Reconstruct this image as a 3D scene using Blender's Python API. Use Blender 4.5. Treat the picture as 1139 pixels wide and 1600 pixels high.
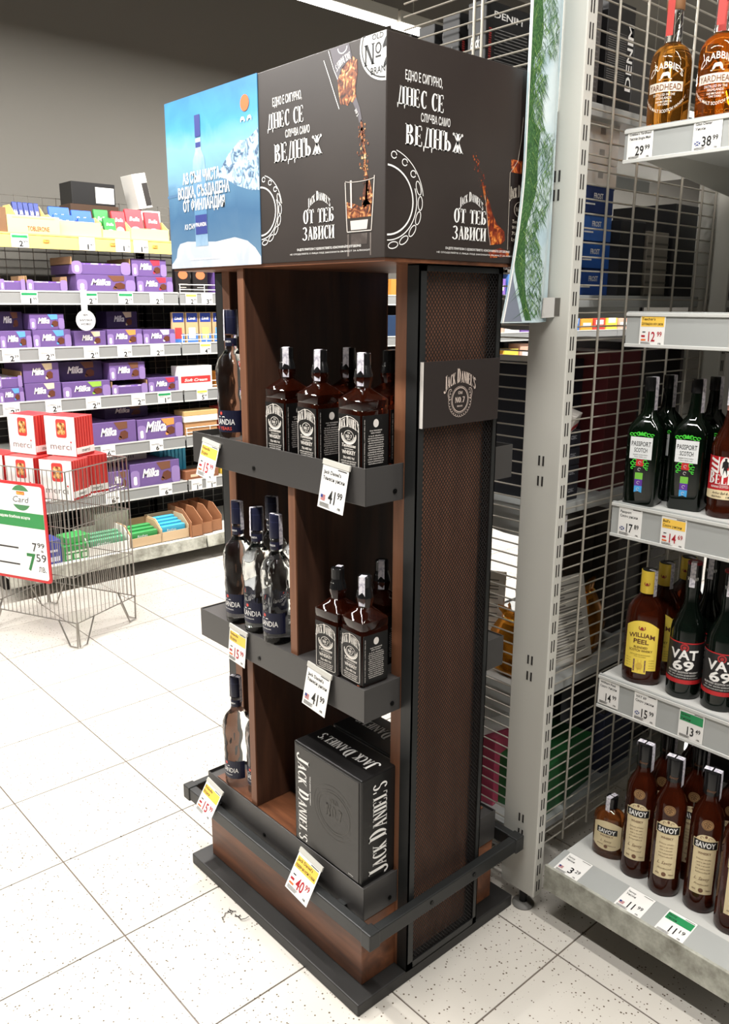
import bpy, bmesh, math, random
from mathutils import Vector, Matrix, noise
random.seed(7)
S = bpy.context.scene
for o in list(bpy.data.objects): bpy.data.objects.remove(o)
R = math.radians
# ------------------------------------------------------------------ camera
cam = bpy.data.cameras.new('camera'); camo = bpy.data.objects.new('camera', cam)
S.collection.objects.link(camo); S.camera = camo
cam.sensor_fit = 'VERTICAL'; cam.sensor_height = 36.0; cam.lens = 1305.73 / 1600 * 36
cam.clip_start = .05; cam.clip_end = 200
def aim(yaw, pitch, roll, loc):
    f = Vector((math.cos(yaw)*math.cos(pitch), math.sin(yaw)*math.cos(pitch), -math.sin(pitch)))
    r = f.cross(Vector((0, 0, 1))).normalized(); u = r.cross(f)
    c, s = math.cos(roll), math.sin(roll)
    r, u = c*r + s*u, c*u - s*r
    m = Matrix((r, u, -f)).transposed().to_4x4(); m.translation = loc
    camo.matrix_world = m
aim(0.839575, 0.245249, 0.004022, (-.7808, -1.8119, 1.62426))
# ------------------------------------------------------------------ world, light level
W = bpy.data.worlds.new('world'); S.world = W; W.use_nodes = True
W.node_tree.nodes['Background'].inputs[0].default_value = (.9, .95, 1, 1)
W.node_tree.nodes['Background'].inputs[1].default_value = 0.0
S.view_settings.view_transform = 'Standard'; S.view_settings.look = 'None'
S.view_settings.gamma = 1; S.view_settings.use_curve_mapping = False
S.view_settings.exposure = 0.0
LAMP_Z = 3.2
# rows of ceiling lamps: (y, x start, x end, watts per lamp, lamp length)
LAMP_ROWS = [(2.13, -3.1, 9.0, 78, 1.5)]
# rows running the other way: (x, y start, y end, watts per lamp, lamp length, what they hang over)
CROSS_ROWS = [(-.34, -1.75, 1.2, 66, 1.5, 'open floor'), (.62, -4.3, -1.3, 36, 1.5, 'whisky aisle')]

# ------------------------------------------------------------------ materials
MATS = {}
def mat(name, col=(.5, .5, .5), rough=.5, metal=0, trans=0, ior=1.45, emit=0, coat=0, spec=.5, fn=None):
    if name in MATS: return MATS[name]
    m = bpy.data.materials.new(name); m.use_nodes = True
    b = m.node_tree.nodes['Principled BSDF']
    b.inputs['Base Color'].default_value = (*col, 1); b.inputs['Roughness'].default_value = rough
    b.inputs['Metallic'].default_value = metal; b.inputs['Transmission Weight'].default_value = trans
    b.inputs['IOR'].default_value = ior; b.inputs['Coat Weight'].default_value = coat
    b.inputs['Specular IOR Level'].default_value = spec
    if emit:
        b.inputs['Emission Color'].default_value = (*col, 1); b.inputs['Emission Strength'].default_value = emit
    if fn: fn(m.node_tree, b)
    MATS[name] = m
    return m
def srgb(r, g, b):
    f = lambda c: (c/255/12.92) if c/255 <= .04045 else ((c/255+.055)/1.055)**2.4
    return (f(r), f(g), f(b))
def node(t, kind, **kw):
    n = t.nodes.new(kind)
    for k, v in kw.items():
        if k in n.inputs: n.inputs[k].default_value = v
        else: setattr(n, k, v)
    return n
def ramp(t, fac, stops):
    r = t.nodes.new('ShaderNodeValToRGB'); e = r.color_ramp.elements
    while len(e) < len(stops): e.new(.5)
    for k, (p, c) in zip(e, stops): k.position = p; k.color = (*c, 1)
    t.links.new(fac, r.inputs[0]); return r
def coords(t, scale=(1, 1, 1), kind='Object'):
    c = t.nodes.new('ShaderNodeTexCoord'); m = t.nodes.new('ShaderNodeMapping')
    m.inputs['Scale'].default_value = scale
    t.links.new(c.outputs[kind], m.inputs['Vector']); return m.outputs[0]
def wood_fn(c1, c2, c3, sc):
    def fn(t, b):
        v = coords(t, sc)
        n = node(t, 'ShaderNodeTexNoise', Scale=6.0, Detail=6.0, Roughness=.6, Distortion=.6)
        t.links.new(v, n.inputs['Vector'])
        r = ramp(t, n.outputs['Fac'], [(.3, c1), (.52, c2), (.72, c3)])
        t.links.new(r.outputs[0], b.inputs['Base Color'])
        bp = node(t, 'ShaderNodeBump', Strength=.12, Distance=.002)
        t.links.new(n.outputs['Fac'], bp.inputs['Height']); t.links.new(bp.outputs[0], b.inputs['Normal'])
    return fn
def speck_fn(base, dark, tone):
    def fn(t, b):
        v = coords(t, (1, 1, 1))
        oi = t.nodes.new('ShaderNodeObjectInfo')
        add = t.nodes.new('ShaderNodeVectorMath'); add.operation = 'ADD'
        g = t.nodes.new('ShaderNodeNewGeometry')
        vo = node(t, 'ShaderNodeTexVoronoi', Scale=130.0); t.links.new(g.outputs['Position'], vo.inputs['Vector'])
        sx = t.nodes.new('ShaderNodeSeparateColor'); t.links.new(vo.outputs['Color'], sx.inputs[0])
        th = t.nodes.new('ShaderNodeMath'); th.operation = 'MULTIPLY'; th.inputs[1].default_value = .62; t.links.new(sx.outputs[0], th.inputs[0])
        m = t.nodes.new('ShaderNodeMath'); m.operation = 'ADD'
        t.links.new(vo.outputs['Distance'], m.inputs[0]); t.links.new(th.outputs[0], m.inputs[1])
        r = ramp(t, m.outputs[0], [(0, dark), (.29, dark), (.37, base)])
        big = node(t, 'ShaderNodeTexNoise', Scale=2.2, Detail=4.0); t.links.new(g.outputs['Position'], big.inputs['Vector'])
        r2 = ramp(t, big.outputs['Fac'], [(.35, tone), (.65, (1, 1, 1))])
        mx = t.nodes.new('ShaderNodeMix'); mx.data_type = 'RGBA'; mx.blend_type = 'MULTIPLY'; mx.inputs[0].default_value = 1
        t.links.new(r.outputs[0], mx.inputs[6]); t.links.new(r2.outputs[0], mx.inputs[7])
        t.links.new(mx.outputs[2], b.inputs['Base Color'])
    return fn
def far_tile_fn(t, b):
    g = t.nodes.new('ShaderNodeNewGeometry')
    br = node(t, 'ShaderNodeTexBrick', offset=0.0, squash=1.0)
    br.inputs['Scale'].default_value = 1.0; br.inputs['Brick Width'].default_value = .4; br.inputs['Row Height'].default_value = .4
    br.inputs['Mortar Size'].default_value = .003; br.inputs['Mortar Smooth'].default_value = 0
    br.inputs['Color1'].default_value = br.inputs['Color2'].default_value = (.60, .57, .53, 1)
    br.inputs['Mortar'].default_value = (.16, .13, .11, 1)
    t.links.new(g.outputs['Position'], br.inputs['Vector']); t.links.new(br.outputs['Color'], b.inputs['Base Color'])
def dirt_fn(c1, c2, sc=14, lo=.4, hi=.7):
    def fn(t, b):
        v = coords(t)
        n = node(t, 'ShaderNodeTexNoise', Scale=float(sc), Detail=6.0, Roughness=.65); t.links.new(v, n.inputs['Vector'])
        r = ramp(t, n.outputs['Fac'], [(lo, c1), (hi, c2)]); t.links.new(r.outputs[0], b.inputs['Base Color'])
    return fn
def wavy_fn(sc, st):
    def fn(t, b):
        v = coords(t, (1, 1, .38))
        n = node(t, 'ShaderNodeTexNoise', Scale=float(sc), Detail=1.0, Distortion=.9); t.links.new(v, n.inputs['Vector'])
        bp = node(t, 'ShaderNodeBump', Strength=st, Distance=.006)
        t.links.new(n.outputs['Fac'], bp.inputs['Height']); t.links.new(bp.outputs[0], b.inputs['Normal'])
    return fn
def grad_fn(stops, axis, z0, z1, nz=0.0, nsc=6.0):
    def fn(t, b):
        v = coords(t)
        s = t.nodes.new('ShaderNodeSeparateXYZ'); t.links.new(v, s.inputs[0])
        mr = t.nodes.new('ShaderNodeMapRange'); mr.inputs[1].default_value = z0; mr.inputs[2].default_value = z1
        t.links.new(s.outputs[axis], mr.inputs[0])
        fac = mr.outputs[0]
        if nz:
            n = node(t, 'ShaderNodeTexNoise', Scale=nsc, Detail=5.0, Distortion=1.0); t.links.new(v, n.inputs['Vector'])
            a = t.nodes.new('ShaderNodeMath'); a.operation = 'MULTIPLY_ADD'; a.inputs[1].default_value = nz
            t.links.new(n.outputs['Fac'], a.inputs[0]); t.links.new(fac, a.inputs[2])
            a2 = t.nodes.new('ShaderNodeMath'); a2.operation = 'SUBTRACT'; a2.inputs[1].default_value = nz/2
            t.links.new(a.outputs[0], a2.inputs[0]); fac = a2.outputs[0]
        r = ramp(t, fac, stops); t.links.new(r.outputs[0], b.inputs['Base Color'])
    return fn
def noise_fn(stops, sc=40.0, dist=1.5):
    def fn(t, b):
        v = coords(t)
        n = node(t, 'ShaderNodeTexNoise', Scale=sc, Detail=5.0, Distortion=dist); t.links.new(v, n.inputs['Vector'])
        r = ramp(t, n.outputs['Fac'], stops); t.links.new(r.outputs[0], b.inputs['Base Color'])
    return fn
B = srgb
M = dict(
    wood=mat('brown_wood', fn=wood_fn(B(50, 32, 24), B(72, 47, 35), B(92, 61, 45), (3, 3, .28)), rough=.45),
    woodh=mat('brown_wood_horizontal', fn=wood_fn(B(72, 44, 30), B(108, 66, 43), B(138, 86, 56), (3, .35, 3)), rough=.4),
    woodedge=mat('wood_edge', fn=wood_fn(B(104, 66, 46), B(122, 80, 56), B(140, 94, 66), (4, 4, .3)), rough=.5),
    black=mat('black_metal', B(34, 35, 35), .42),
    tray=mat('dark_grey_metal', B(62, 60, 59), .34, fn=None),
    mesh=mat('black_mesh', B(34, 33, 33), .5),
    screw=mat('screw', B(20, 20, 20), .3, .6),
    grey=mat('grey_paint', B(196, 194, 186), .42),
    deck=mat('shelf_deck', B(200, 200, 196), .4),
    rail=mat('price_rail_grey', B(168, 170, 168), .35),
    dirty=mat('scuffed_grey', rough=.5, fn=dirt_fn(B(118, 116, 104), B(196, 196, 184), 9, .35, .62)),
    wire=mat('wire_steel', B(176, 170, 158), .35, .35),
    dwire=mat('wire_zinc', B(150, 146, 140), .3, .7),
    slot=mat('slot_dark', B(38, 34, 32), .7),
    rubber=mat('rubber_foot', B(104, 102, 98), .6),
    white=mat('white_print', B(240, 238, 234), .5),
    paper=mat('white_paper', B(238, 236, 232), .5),
    ink=mat('black_print', B(26, 25, 25), .5),
    red=mat('red_print', B(176, 30, 44), .5),
    yellow=mat('yellow_print', B(246, 200, 84), .5),
    green=mat('green_print', B(36, 140, 84), .5),
    orange=mat('orange_print', B(232, 110, 50), .5),
    blue=mat('blue_print', B(40, 60, 130), .5),
    clear=mat('clear_plastic', (1, 1, 1), .05, trans=1, ior=1.2),
    plate=mat('base_plate_black', B(36, 35, 34), .5),
)
C = S.collection.objects
# ------------------------------------------------------------------ mesh builder
class MB:
    def __init__(s): s.v = []; s.f = []; s.m = []
    def add(s, vs, fs, mi=0):
        k = len(s.v); s.v += [tuple(p) for p in vs]
        for f in fs: s.f.append([k+i for i in f]); s.m.append(mi)
        return s
    def box(s, x0, x1, y0, y1, z0, z1, mi=0):
        return s.add([(x0,y0,z0),(x1,y0,z0),(x1,y1,z0),(x0,y1,z0),(x0,y0,z1),(x1,y0,z1),(x1,y1,z1),(x0,y1,z1)],
                     [(0,3,2,1),(4,5,6,7),(0,1,5,4),(1,2,6,5),(2,3,7,6),(3,0,4,7)], mi)
    def prism(s, pts, a0, a1, axis='z', mi=0):
        mk = {'z': lambda p, a: (p[0], p[1], a), 'y': lambda p, a: (p[0], a, p[1]), 'x': lambda p, a: (a, p[0], p[1])}[axis]
        n = len(pts); vs = [mk(p, a0) for p in pts] + [mk(p, a1) for p in pts]
        return s.add(vs, [tuple(range(n))[::-1], tuple(range(n, 2*n))] + [(i, (i+1) % n, n+(i+1) % n, n+i) for i in range(n)], mi)
    def poly(s, pts, fr, mi=0):
        return s.add([fr(*p) for p in pts], [tuple(range(len(pts)))], mi)
    def tube(s, pts, r, n=6, closed=False, mi=0):
        pts = [Vector(p) for p in pts]; N = len(pts); rings = []
        ref = None
        for i, p in enumerate(pts):
            a = pts[i-1] if (i or closed) else p; b = pts[(i+1) % N] if (i < N-1 or closed) else p
            t = (b-a).normalized()
            if ref is None:
                ref = Vector((0, 0, 1)) if abs(t.z) < .9 else Vector((1, 0, 0))
            u = t.cross(ref).normalized(); w = u.cross(t).normalized(); ref = w
            rings.append([p + r*(math.cos(2*math.pi*k/n)*u + math.sin(2*math.pi*k/n)*w) for k in range(n)])
        vs = [q for g in rings for q in g]; fs = []
        for i in range(N if closed else N-1):
            for k in range(n):
                a = i*n+k; b = i*n+(k+1) % n; j = (i+1) % N
                fs.append((a, b, j*n+(k+1) % n, j*n+k))
        if not closed: fs += [tuple(range(n))[::-1], tuple(range((N-1)*n, N*n))]
        return s.add(vs, fs, mi)
    def sect(s, rings, mi=0):
        """rings: list of closed loops of equal length; capped"""
        n = len(rings[0]); vs = [p for g in rings for p in g]; fs = []
        for i in range(len(rings)-1):
            for k in range(n):
                fs.append((i*n+k, i*n+(k+1) % n, (i+1)*n+(k+1) % n, (i+1)*n+k))
        fs += [tuple(range(n))[::-1], tuple(range((len(rings)-1)*n, len(rings)*n))]
        return s.add(vs, fs, mi)
    def lathe(s, prof, n=24, mi=0, sx=1, sy=1, c=(0, 0)):
        return s.sect([[(c[0]+sx*r*math.cos(2*math.pi*k/n), c[1]+sy*r*math.sin(2*math.pi*k/n), z) for k in range(n)] for r, z in prof], mi)
    def sq(s, prof, mi=0, seg=3):
        """rounded-square sections: (half width, half depth, corner, z)"""
        rings = []
        for hx, hy, c, z in prof:
            g = []
            for qx, qy, a0 in ((1, 1, 0), (-1, 1, 90), (-1, -1, 180), (1, -1, 270)):
                for k in range(seg+1):
                    a = R(a0 + 90*k/seg)
                    g.append((qx*(hx-c)+c*math.cos(a), qy*(hy-c)+c*math.sin(a), z))
            rings.append(g)
        return s.sect(rings, mi)
    def build(s, name, mats, parent=None, smooth=None, bevel=0, world=False, closed=True, seg=2):
        me = bpy.data.meshes.new(name)
        off = parent.location if (world and parent) else Vector((0, 0, 0))
        me.from_pydata([(p[0]-off[0], p[1]-off[1], p[2]-off[2]) for p in s.v], [], s.f)
        if not isinstance(mats, (list, tuple)): mats = [mats]
        for m in mats: me.materials.append(M[m] if isinstance(m, str) else m)
        for p, mi in zip(me.polygons, s.m): p.material_index = mi
        if closed:
            bm = bmesh.new(); bm.from_mesh(me); bmesh.ops.recalc_face_normals(bm, faces=bm.faces); bm.to_mesh(me); bm.free()
        if smooth:
            for p in me.polygons: p.use_smooth = True
            me.set_sharp_from_angle(angle=R(smooth))
        o = bpy.data.objects.new(name, me); C.link(o)
        if parent: o.parent = parent
        if not closed and parent and len(me.polygons) > 2 and any(q in name for q in ('lettering', 'print', 'tax', 'price', 'seal', 'crest')) and parent.name != 'header_box': o['kind'] = 'stuff'
        if bevel:
            b = o.modifiers.new('bevel', 'BEVEL'); b.width = bevel; b.segments = seg; b.limit_method = 'ANGLE'; b.angle_limit = R(40)
        return o
def tag(o, label, cat, group=None):
    o['label'] = label; o['category'] = cat
    if group: o['group'] = group
    return o
def thing(name, label, cat, loc=(0, 0, 0), rotz=0, group=None):
    o = bpy.data.objects.new(name, None); C.link(o); o.location = loc; o.rotation_euler = (0, 0, rotz)
    o.empty_display_size = .02
    return tag(o, label, cat, group)
def struct(o): o['kind'] = 'structure'; return o
def stuff(o): o['kind'] = 'stuff'; return o
def dup(root, loc, rotz=None, label=None, group=None, scale=None):
    r = root.copy(); C.link(r); r.location = loc
    if rotz is not None: r.rotation_euler = (0, 0, rotz)
    if scale: r.scale = scale
    if label: r['label'] = label
    if group: r['group'] = group
    for ch in list(root.children):
        c = ch.copy(); C.link(c); c.parent = r
        for g in list(ch.children):
            d = g.copy(); C.link(d); d.parent = c
    return r
def inst(proto, name, parent, loc):
    """a piece that shares the mesh of another"""
    o = bpy.data.objects.new(name, proto.data); C.link(o); o.parent = parent; o.location = loc; return o
# ------------------------------------------------------------------ lettering
TX = {}
def glyphs(s, shear=0, bold=.012):
    key = (s, shear, bold)
    if key in TX: return TX[key]
    cu = bpy.data.curves.new('t', 'FONT'); cu.body = s; cu.size = 1; cu.resolution_u = 2; cu.shear = shear; cu.offset = bold
    ob = bpy.data.objects.new('t', cu); me = ob.to_mesh()
    vs = [(v.co.x, v.co.y) for v in me.vertices]; fs = [tuple(p.vertices) for p in me.polygons]
    ob.to_mesh_clear(); bpy.data.objects.remove(ob); bpy.data.curves.remove(cu)
    x0 = min(v[0] for v in vs); x1 = max(v[0] for v in vs); y0 = 0; y1 = max(v[1] for v in vs)
    TX[key] = (vs, fs, x0, x1, y0, y1); return TX[key]
def plane(o, u, v):
    o, u, v = Vector(o), Vector(u), Vector(v)
    return lambda a, b: o + a*u + b*v
def cyl(r, zo=0, a0=0, e=.0005):
    return lambda a, b: ((r+e)*math.sin(a0+a/r), -(r+e)*math.cos(a0+a/r), zo+b)
def put(mb, s, fr, cx, cy, h, w=None, mi=0, shear=0, bold=.012, al='c', warp=None):
    """sans lettering: cap height h, centred at cx (or left), baseline cy"""
    vs, fs, x0, x1, y0, y1 = glyphs(s, shear, bold)
    k = h/.73 if y1 > .6 else h/max(y1, .01)
    kx = k if w is None else w/(x1-x0)
    xo = (x0+x1)/2 if al == 'c' else (x0 if al == 'l' else x1)
    pts = [((x-xo)*kx, y*k) for x, y in vs]
    if warp: pts = [warp(*p) for p in pts]
    mb.add([fr(cx+a, cy+b) for a, b in pts], fs, mi)
# condensed slab-serif capitals drawn stroke by stroke: stems thick, hairlines thin
ST, TH, SH = .15, .06, .045
def G(ch):
    P = []; w = .46
    def rect(x0, x1, y0, y1): P.append([(x0, y0), (x1, y0), (x1, y1), (x0, y1)])
    def stem(x, y0=0, y1=1, b=1, t=1, st=ST):
        rect(x-st/2, x+st/2, y0, y1)
        if b: rect(x-st/2-.05, x+st/2+.05, y0, y0+SH)
        if t: rect(x-st/2-.05, x+st/2+.05, y1-SH, y1)
    def bar(y, x0, x1, t=TH): rect(x0, x1, y-t/2, y+t/2)
    def diag(x0, y0, x1, y1, wd): P.append([(x0-wd/2, y0), (x0+wd/2, y0), (x1+wd/2, y1), (x1-wd/2, y1)])
    def bowl(cx, cy, rx, ry, a0, a1, tk=ST, tn=TH, n=14):
        for i in range(n):
            a, b = R(a0+(a1-a0)*i/n), R(a0+(a1-a0)*(i+1)/n)
            o = lambda t: (cx+rx*math.cos(t), cy+ry*math.sin(t)); q = lambda t: (cx+(rx-tk)*math.cos(t), cy+(ry-tn)*math.sin(t))
            P.append([q(a), o(a), o(b), q(b)])
    if ch in 'НH': stem(.08); stem(.40); bar(.5, .08, .40); w = .48
    elif ch in 'ЕE': stem(.08); bar(.97, .08, .38); bar(.5, .08, .30); bar(.03, .08, .40); rect(.34, .38, .78, 1); rect(.36, .40, 0, .24); rect(.27, .30, .40, .60); w = .42
    elif ch in 'СC': bowl(.24, .5, .24, .5, 55, 305); rect(.36, .40, .72, .98); rect(.36, .39, .08, .22); w = .42
    elif ch in 'ОO': bowl(.24, .5, .24, .5, 0, 360, n=24); w = .48
    elif ch in 'ТT': stem(.22, t=0); bar(.97, .0, .44); rect(0, .04, .75, 1); rect(.40, .44, .75, 1); w = .44
    elif ch in 'ВB': stem(.08); bowl(.14, .76, .24, .24, -90, 90); bowl(.14, .27, .28, .27, -90, 90); bar(.97, .05, .2); bar(.03, .05, .2); bar(.52, .08, .2); w = .44
    elif ch == 'Б': stem(.08); bar(.97, .05, .38); rect(.34, .38, .76, 1); bowl(.14, .28, .28, .28, -90, 90); bar(.03, .05, .2); bar(.53, .08, .2); w = .44
    elif ch == 'Ъ': stem(.18, t=0); bar(.97, 0, .26); rect(0, .04, .75, 1); bowl(.24, .28, .26, .28, -90, 90); bar(.03, .1, .26); bar(.53, .18, .26); w = .52
    elif ch == 'Д': stem(.40, 0, 1, 0, 1); diag(.10, .03, .22, 1, .07); bar(.03, -.02, .52); bar(.97, .16, .44); P.append([(-.02, .03), (.06, .03), (.03, -.20), (.0, -.20)]); P.append([(.44, .03), (.52, .03), (.50, -.20), (.47, -.20)]); w = .52
    elif ch in 'АA': diag(.40, 0, .22, 1, .15); diag(.05, 0, .22, 1, .055); bar(.32, .09, .34); rect(-.02, .12, 0, SH); rect(.30, .50, 0, SH); w = .48
    elif ch == 'З': bowl(.14, .76, .24, .24, -90, 150); bowl(.12, .27, .28, .27, -155, 90); w = .42
    elif ch == 'И': stem(.08); stem(.42); P.append([(.12, .05), (.12, .17), (.38, .95), (.38, .83)]); w = .5
    elif ch == 'Ж': stem(.33); diag(.33, .5, .08, .98, .07); diag(.33, .5, .58, .98, .07); diag(.06, 0, .31, .55, .12); diag(.60, 0, .35, .55, .12); rect(.0, .16, 0, SH); rect(.5, .68, 0, SH); bowl(.08, .93, .08, .08, 90, 360, .06, .06, 8); bowl(.58, .93, .08, .08, -180, 90, .06, .06, 8); w = .66
    elif ch == 'J': stem(.24, .15, 1, 0, 1); bowl(.10, .12, .215, .22, -180, 10, .12, .07); w = .34
    elif ch in 'КK': stem(.08); diag(.12, .45, .38, 1, .06); diag(.40, 0, .16, .55, .14); rect(.28, .44, 1-SH, 1); rect(.30, .50, 0, SH); w = .48
    elif ch == 'D': stem(.08); bowl(.14, .5, .31, .5, -90, 90); bar(.97, .05, .2); bar(.03, .05, .2); w = .48
    elif ch == 'N': stem(.06, st=.07); stem(.42, st=.07); P.append([(.02, 1), (.16, 1), (.46, 0), (.36, 0)]); w = .48
    elif ch == 'I': stem(.1); w = .2
    elif ch == 'L': stem(.08); bar(.03, .08, .38); rect(.34, .38, 0, .26); w = .4
    elif ch == 'S': bowl(.21, .74, .21, .26, 20, 270, .13); bowl(.19, .26, .21, .26, -160, 90, .13); w = .42
    elif ch == "'": rect(.0, .07, .76, 1); w = .09
    elif ch == '7': bar(.94, .02, .4, .12); diag(.14, 0, .36, .94, .13); w = .42
    elif ch == '.': rect(.02, .1, 0, .1); w = .13
    elif ch == 'R': stem(.08); bowl(.14, .73, .25, .27, -90, 90); diag(.42, 0, .2, .5, .14); w = .46
    elif ch == ' ': w = .22
    return P, w
def serif(mb, s, fr, cx, cy, h, w=None, mi=0, gap=.07, warp=None, big=()):
    polys = []; x = 0
    for i, ch in enumerate(s):
        P, gw = G(ch); k = 1.28 if i in big else 1
        polys += [[(x+a*k, b*k) for a, b in p] for p in P]; x += gw*k+gap
    x -= gap; kx = h if w is None else w/x
    for p in polys:
        q = [((a-x/2)*kx, b*h) for a, b in p]
        if warp: q = [warp(*t) for t in q]
        mb.add([fr(cx+a, cy+b) for a, b in q], [tuple(range(len(q)))], mi)
def stroke(mb, pts, wd, fr, mi=0, closed=False):
    n = len(pts); L = []
    for i, p in enumerate(pts):
        a = pts[i-1] if (i or closed) else p; b = pts[(i+1) % n] if (i < n-1 or closed) else p
        dx, dy = b[0]-a[0], b[1]-a[1]; l = math.hypot(dx, dy) or 1
        L.append(((p[0]-dy/l*wd/2, p[1]+dx/l*wd/2), (p[0]+dy/l*wd/2, p[1]-dx/l*wd/2)))
    for i in range(n if closed else n-1):
        a, b = L[i], L[(i+1) % n]; mb.add([fr(*a[0]), fr(*a[1]), fr(*b[1]), fr(*b[0])], [(0, 1, 2, 3)], mi)
def arc(cx, cy, rx, ry, a0, a1, n=24): return [(cx+rx*math.cos(R(a0+(a1-a0)*i/n)), cy+ry*math.sin(R(a0+(a1-a0)*i/n))) for i in range(n+1)]
def rrect(x0, x1, y0, y1, r, n=4):
    return arc(x1-r, y1-r, r, r, 0, 90, n)+arc(x0+r, y1-r, r, r, 90, 180, n)+arc(x0+r, y0+r, r, r, 180, 270, n)+arc(x1-r, y0+r, r, r, 270, 360, n)
def archwarp(k): return lambda a, b: (a, b - k*a*a)
FX = lambda x: plane((x, 0, 0), (0, -1, 0), (0, 0, 1))        # on a wall facing -x: a runs towards -y
FY = lambda y: plane((0, y, 0), (1, 0, 0), (0, 0, 1))         # on a wall facing -y: a runs towards +x
# ------------------------------------------------------------------ room shell
MATS_ceil = mat('ceiling_dark_grey', B(112, 109, 102), .9)
MATS_wall = mat('wall_dark_grey', B(104, 101, 95), .9)
far_floor = mat('floor_tiles_far', rough=.22, fn=far_tile_fn)
tile_m = mat('speckled_tile', rough=.2, fn=speck_fn(B(203, 198, 190), B(96, 84, 70), (.95, .94, .92)))
floor = struct(MB().box(-9, 15, -9, 3.6, -.12, -.003).build('floor', far_floor))
tm = None
for i in range(-3, 11):
    for j in range(-7, 8):
        mb = MB().box(-.198, .198, -.198, .198, -.003, 0)
        if tm is None:
            tm = mb.build('tile', tile_m, floor, bevel=.0008, seg=1); tm.location = (i*.4+.2, j*.4+.2, 0)
        else:
            t = inst(tm, 'tile', floor, (i*.4+.2, j*.4+.2, 0))
            b = t.modifiers.new('bevel', 'BEVEL'); b.width = .0008; b.segments = 1
struct(MB().box(-9, 15, -9, 3.6, 4.3, 4.4).build('ceiling', MATS_ceil))
struct(MB().box(-9, 15, 3.6, 3.7, -.1, 4.4).build('wall_back', MATS_wall))
struct(MB().box(15, 15.1, -9, 3.6, -.1, 4.4).build('wall_right', MATS_wall))
struct(MB().box(-9.1, -9, -9, 3.6, -.1, 4.4).build('wall_left', MATS_wall))
struct(MB().box(-9, 15, -9.1, -9, -.1, 4.4).build('wall_front', MATS_wall))
tube_m = mat('lamp_tube', (1, .97, .92), .5, emit=9)
NTH = ['', 'first', 'second', 'third', 'fourth', 'fifth', 'sixth', 'seventh', 'eighth', 'ninth', 'tenth']
def lamp(x, y, L, watts, along, label, k=[0]):
    t = thing('linear_lamp', label, 'lamp', (x, y, LAMP_Z), 0 if along == 'x' else R(90), 'ceiling strip lamps')
    MB().box(-L/2, L/2, -.05, .05, .012, .075).build('housing', 'grey', t, bevel=.004)
    MB().box(-L/2+.01, L/2-.01, -.042, .042, 0, .012).build('diffuser', tube_m, t)
    for sx in (-.4, .4): MB().tube([(sx*L, 0, .075), (sx*L, 0, 4.3-LAMP_Z)], .003).build('suspension_rod', 'grey', t)
    ld = bpy.data.lights.new('strip', 'AREA'); ld.shape = 'RECTANGLE'; ld.size = L-.02; ld.size_y = .08; ld.energy = watts
    ld.color = (1, .975, .935)
    lo = bpy.data.objects.new('lamp_light', ld); C.link(lo); lo.parent = t; lo.location = (0, 0, -.004)
for (y, a, b, w, L) in LAMP_ROWS:
    x = a+L/2; n = 0
    while x < b:
        n += 1; lamp(x, y, L, w, 'x', 'strip lamp %s in the ceiling row above the chocolate aisle' % NTH[n]); x += L+.02
for (x, a, b, w, L, wh) in CROSS_ROWS:
    y = a+L/2; n = 0
    while y < b:
        n += 1; lamp(x, y, L, w, 'y', 'strip lamp %s in the ceiling row above the %s' % (NTH[n], wh)); y += L+.02

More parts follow.
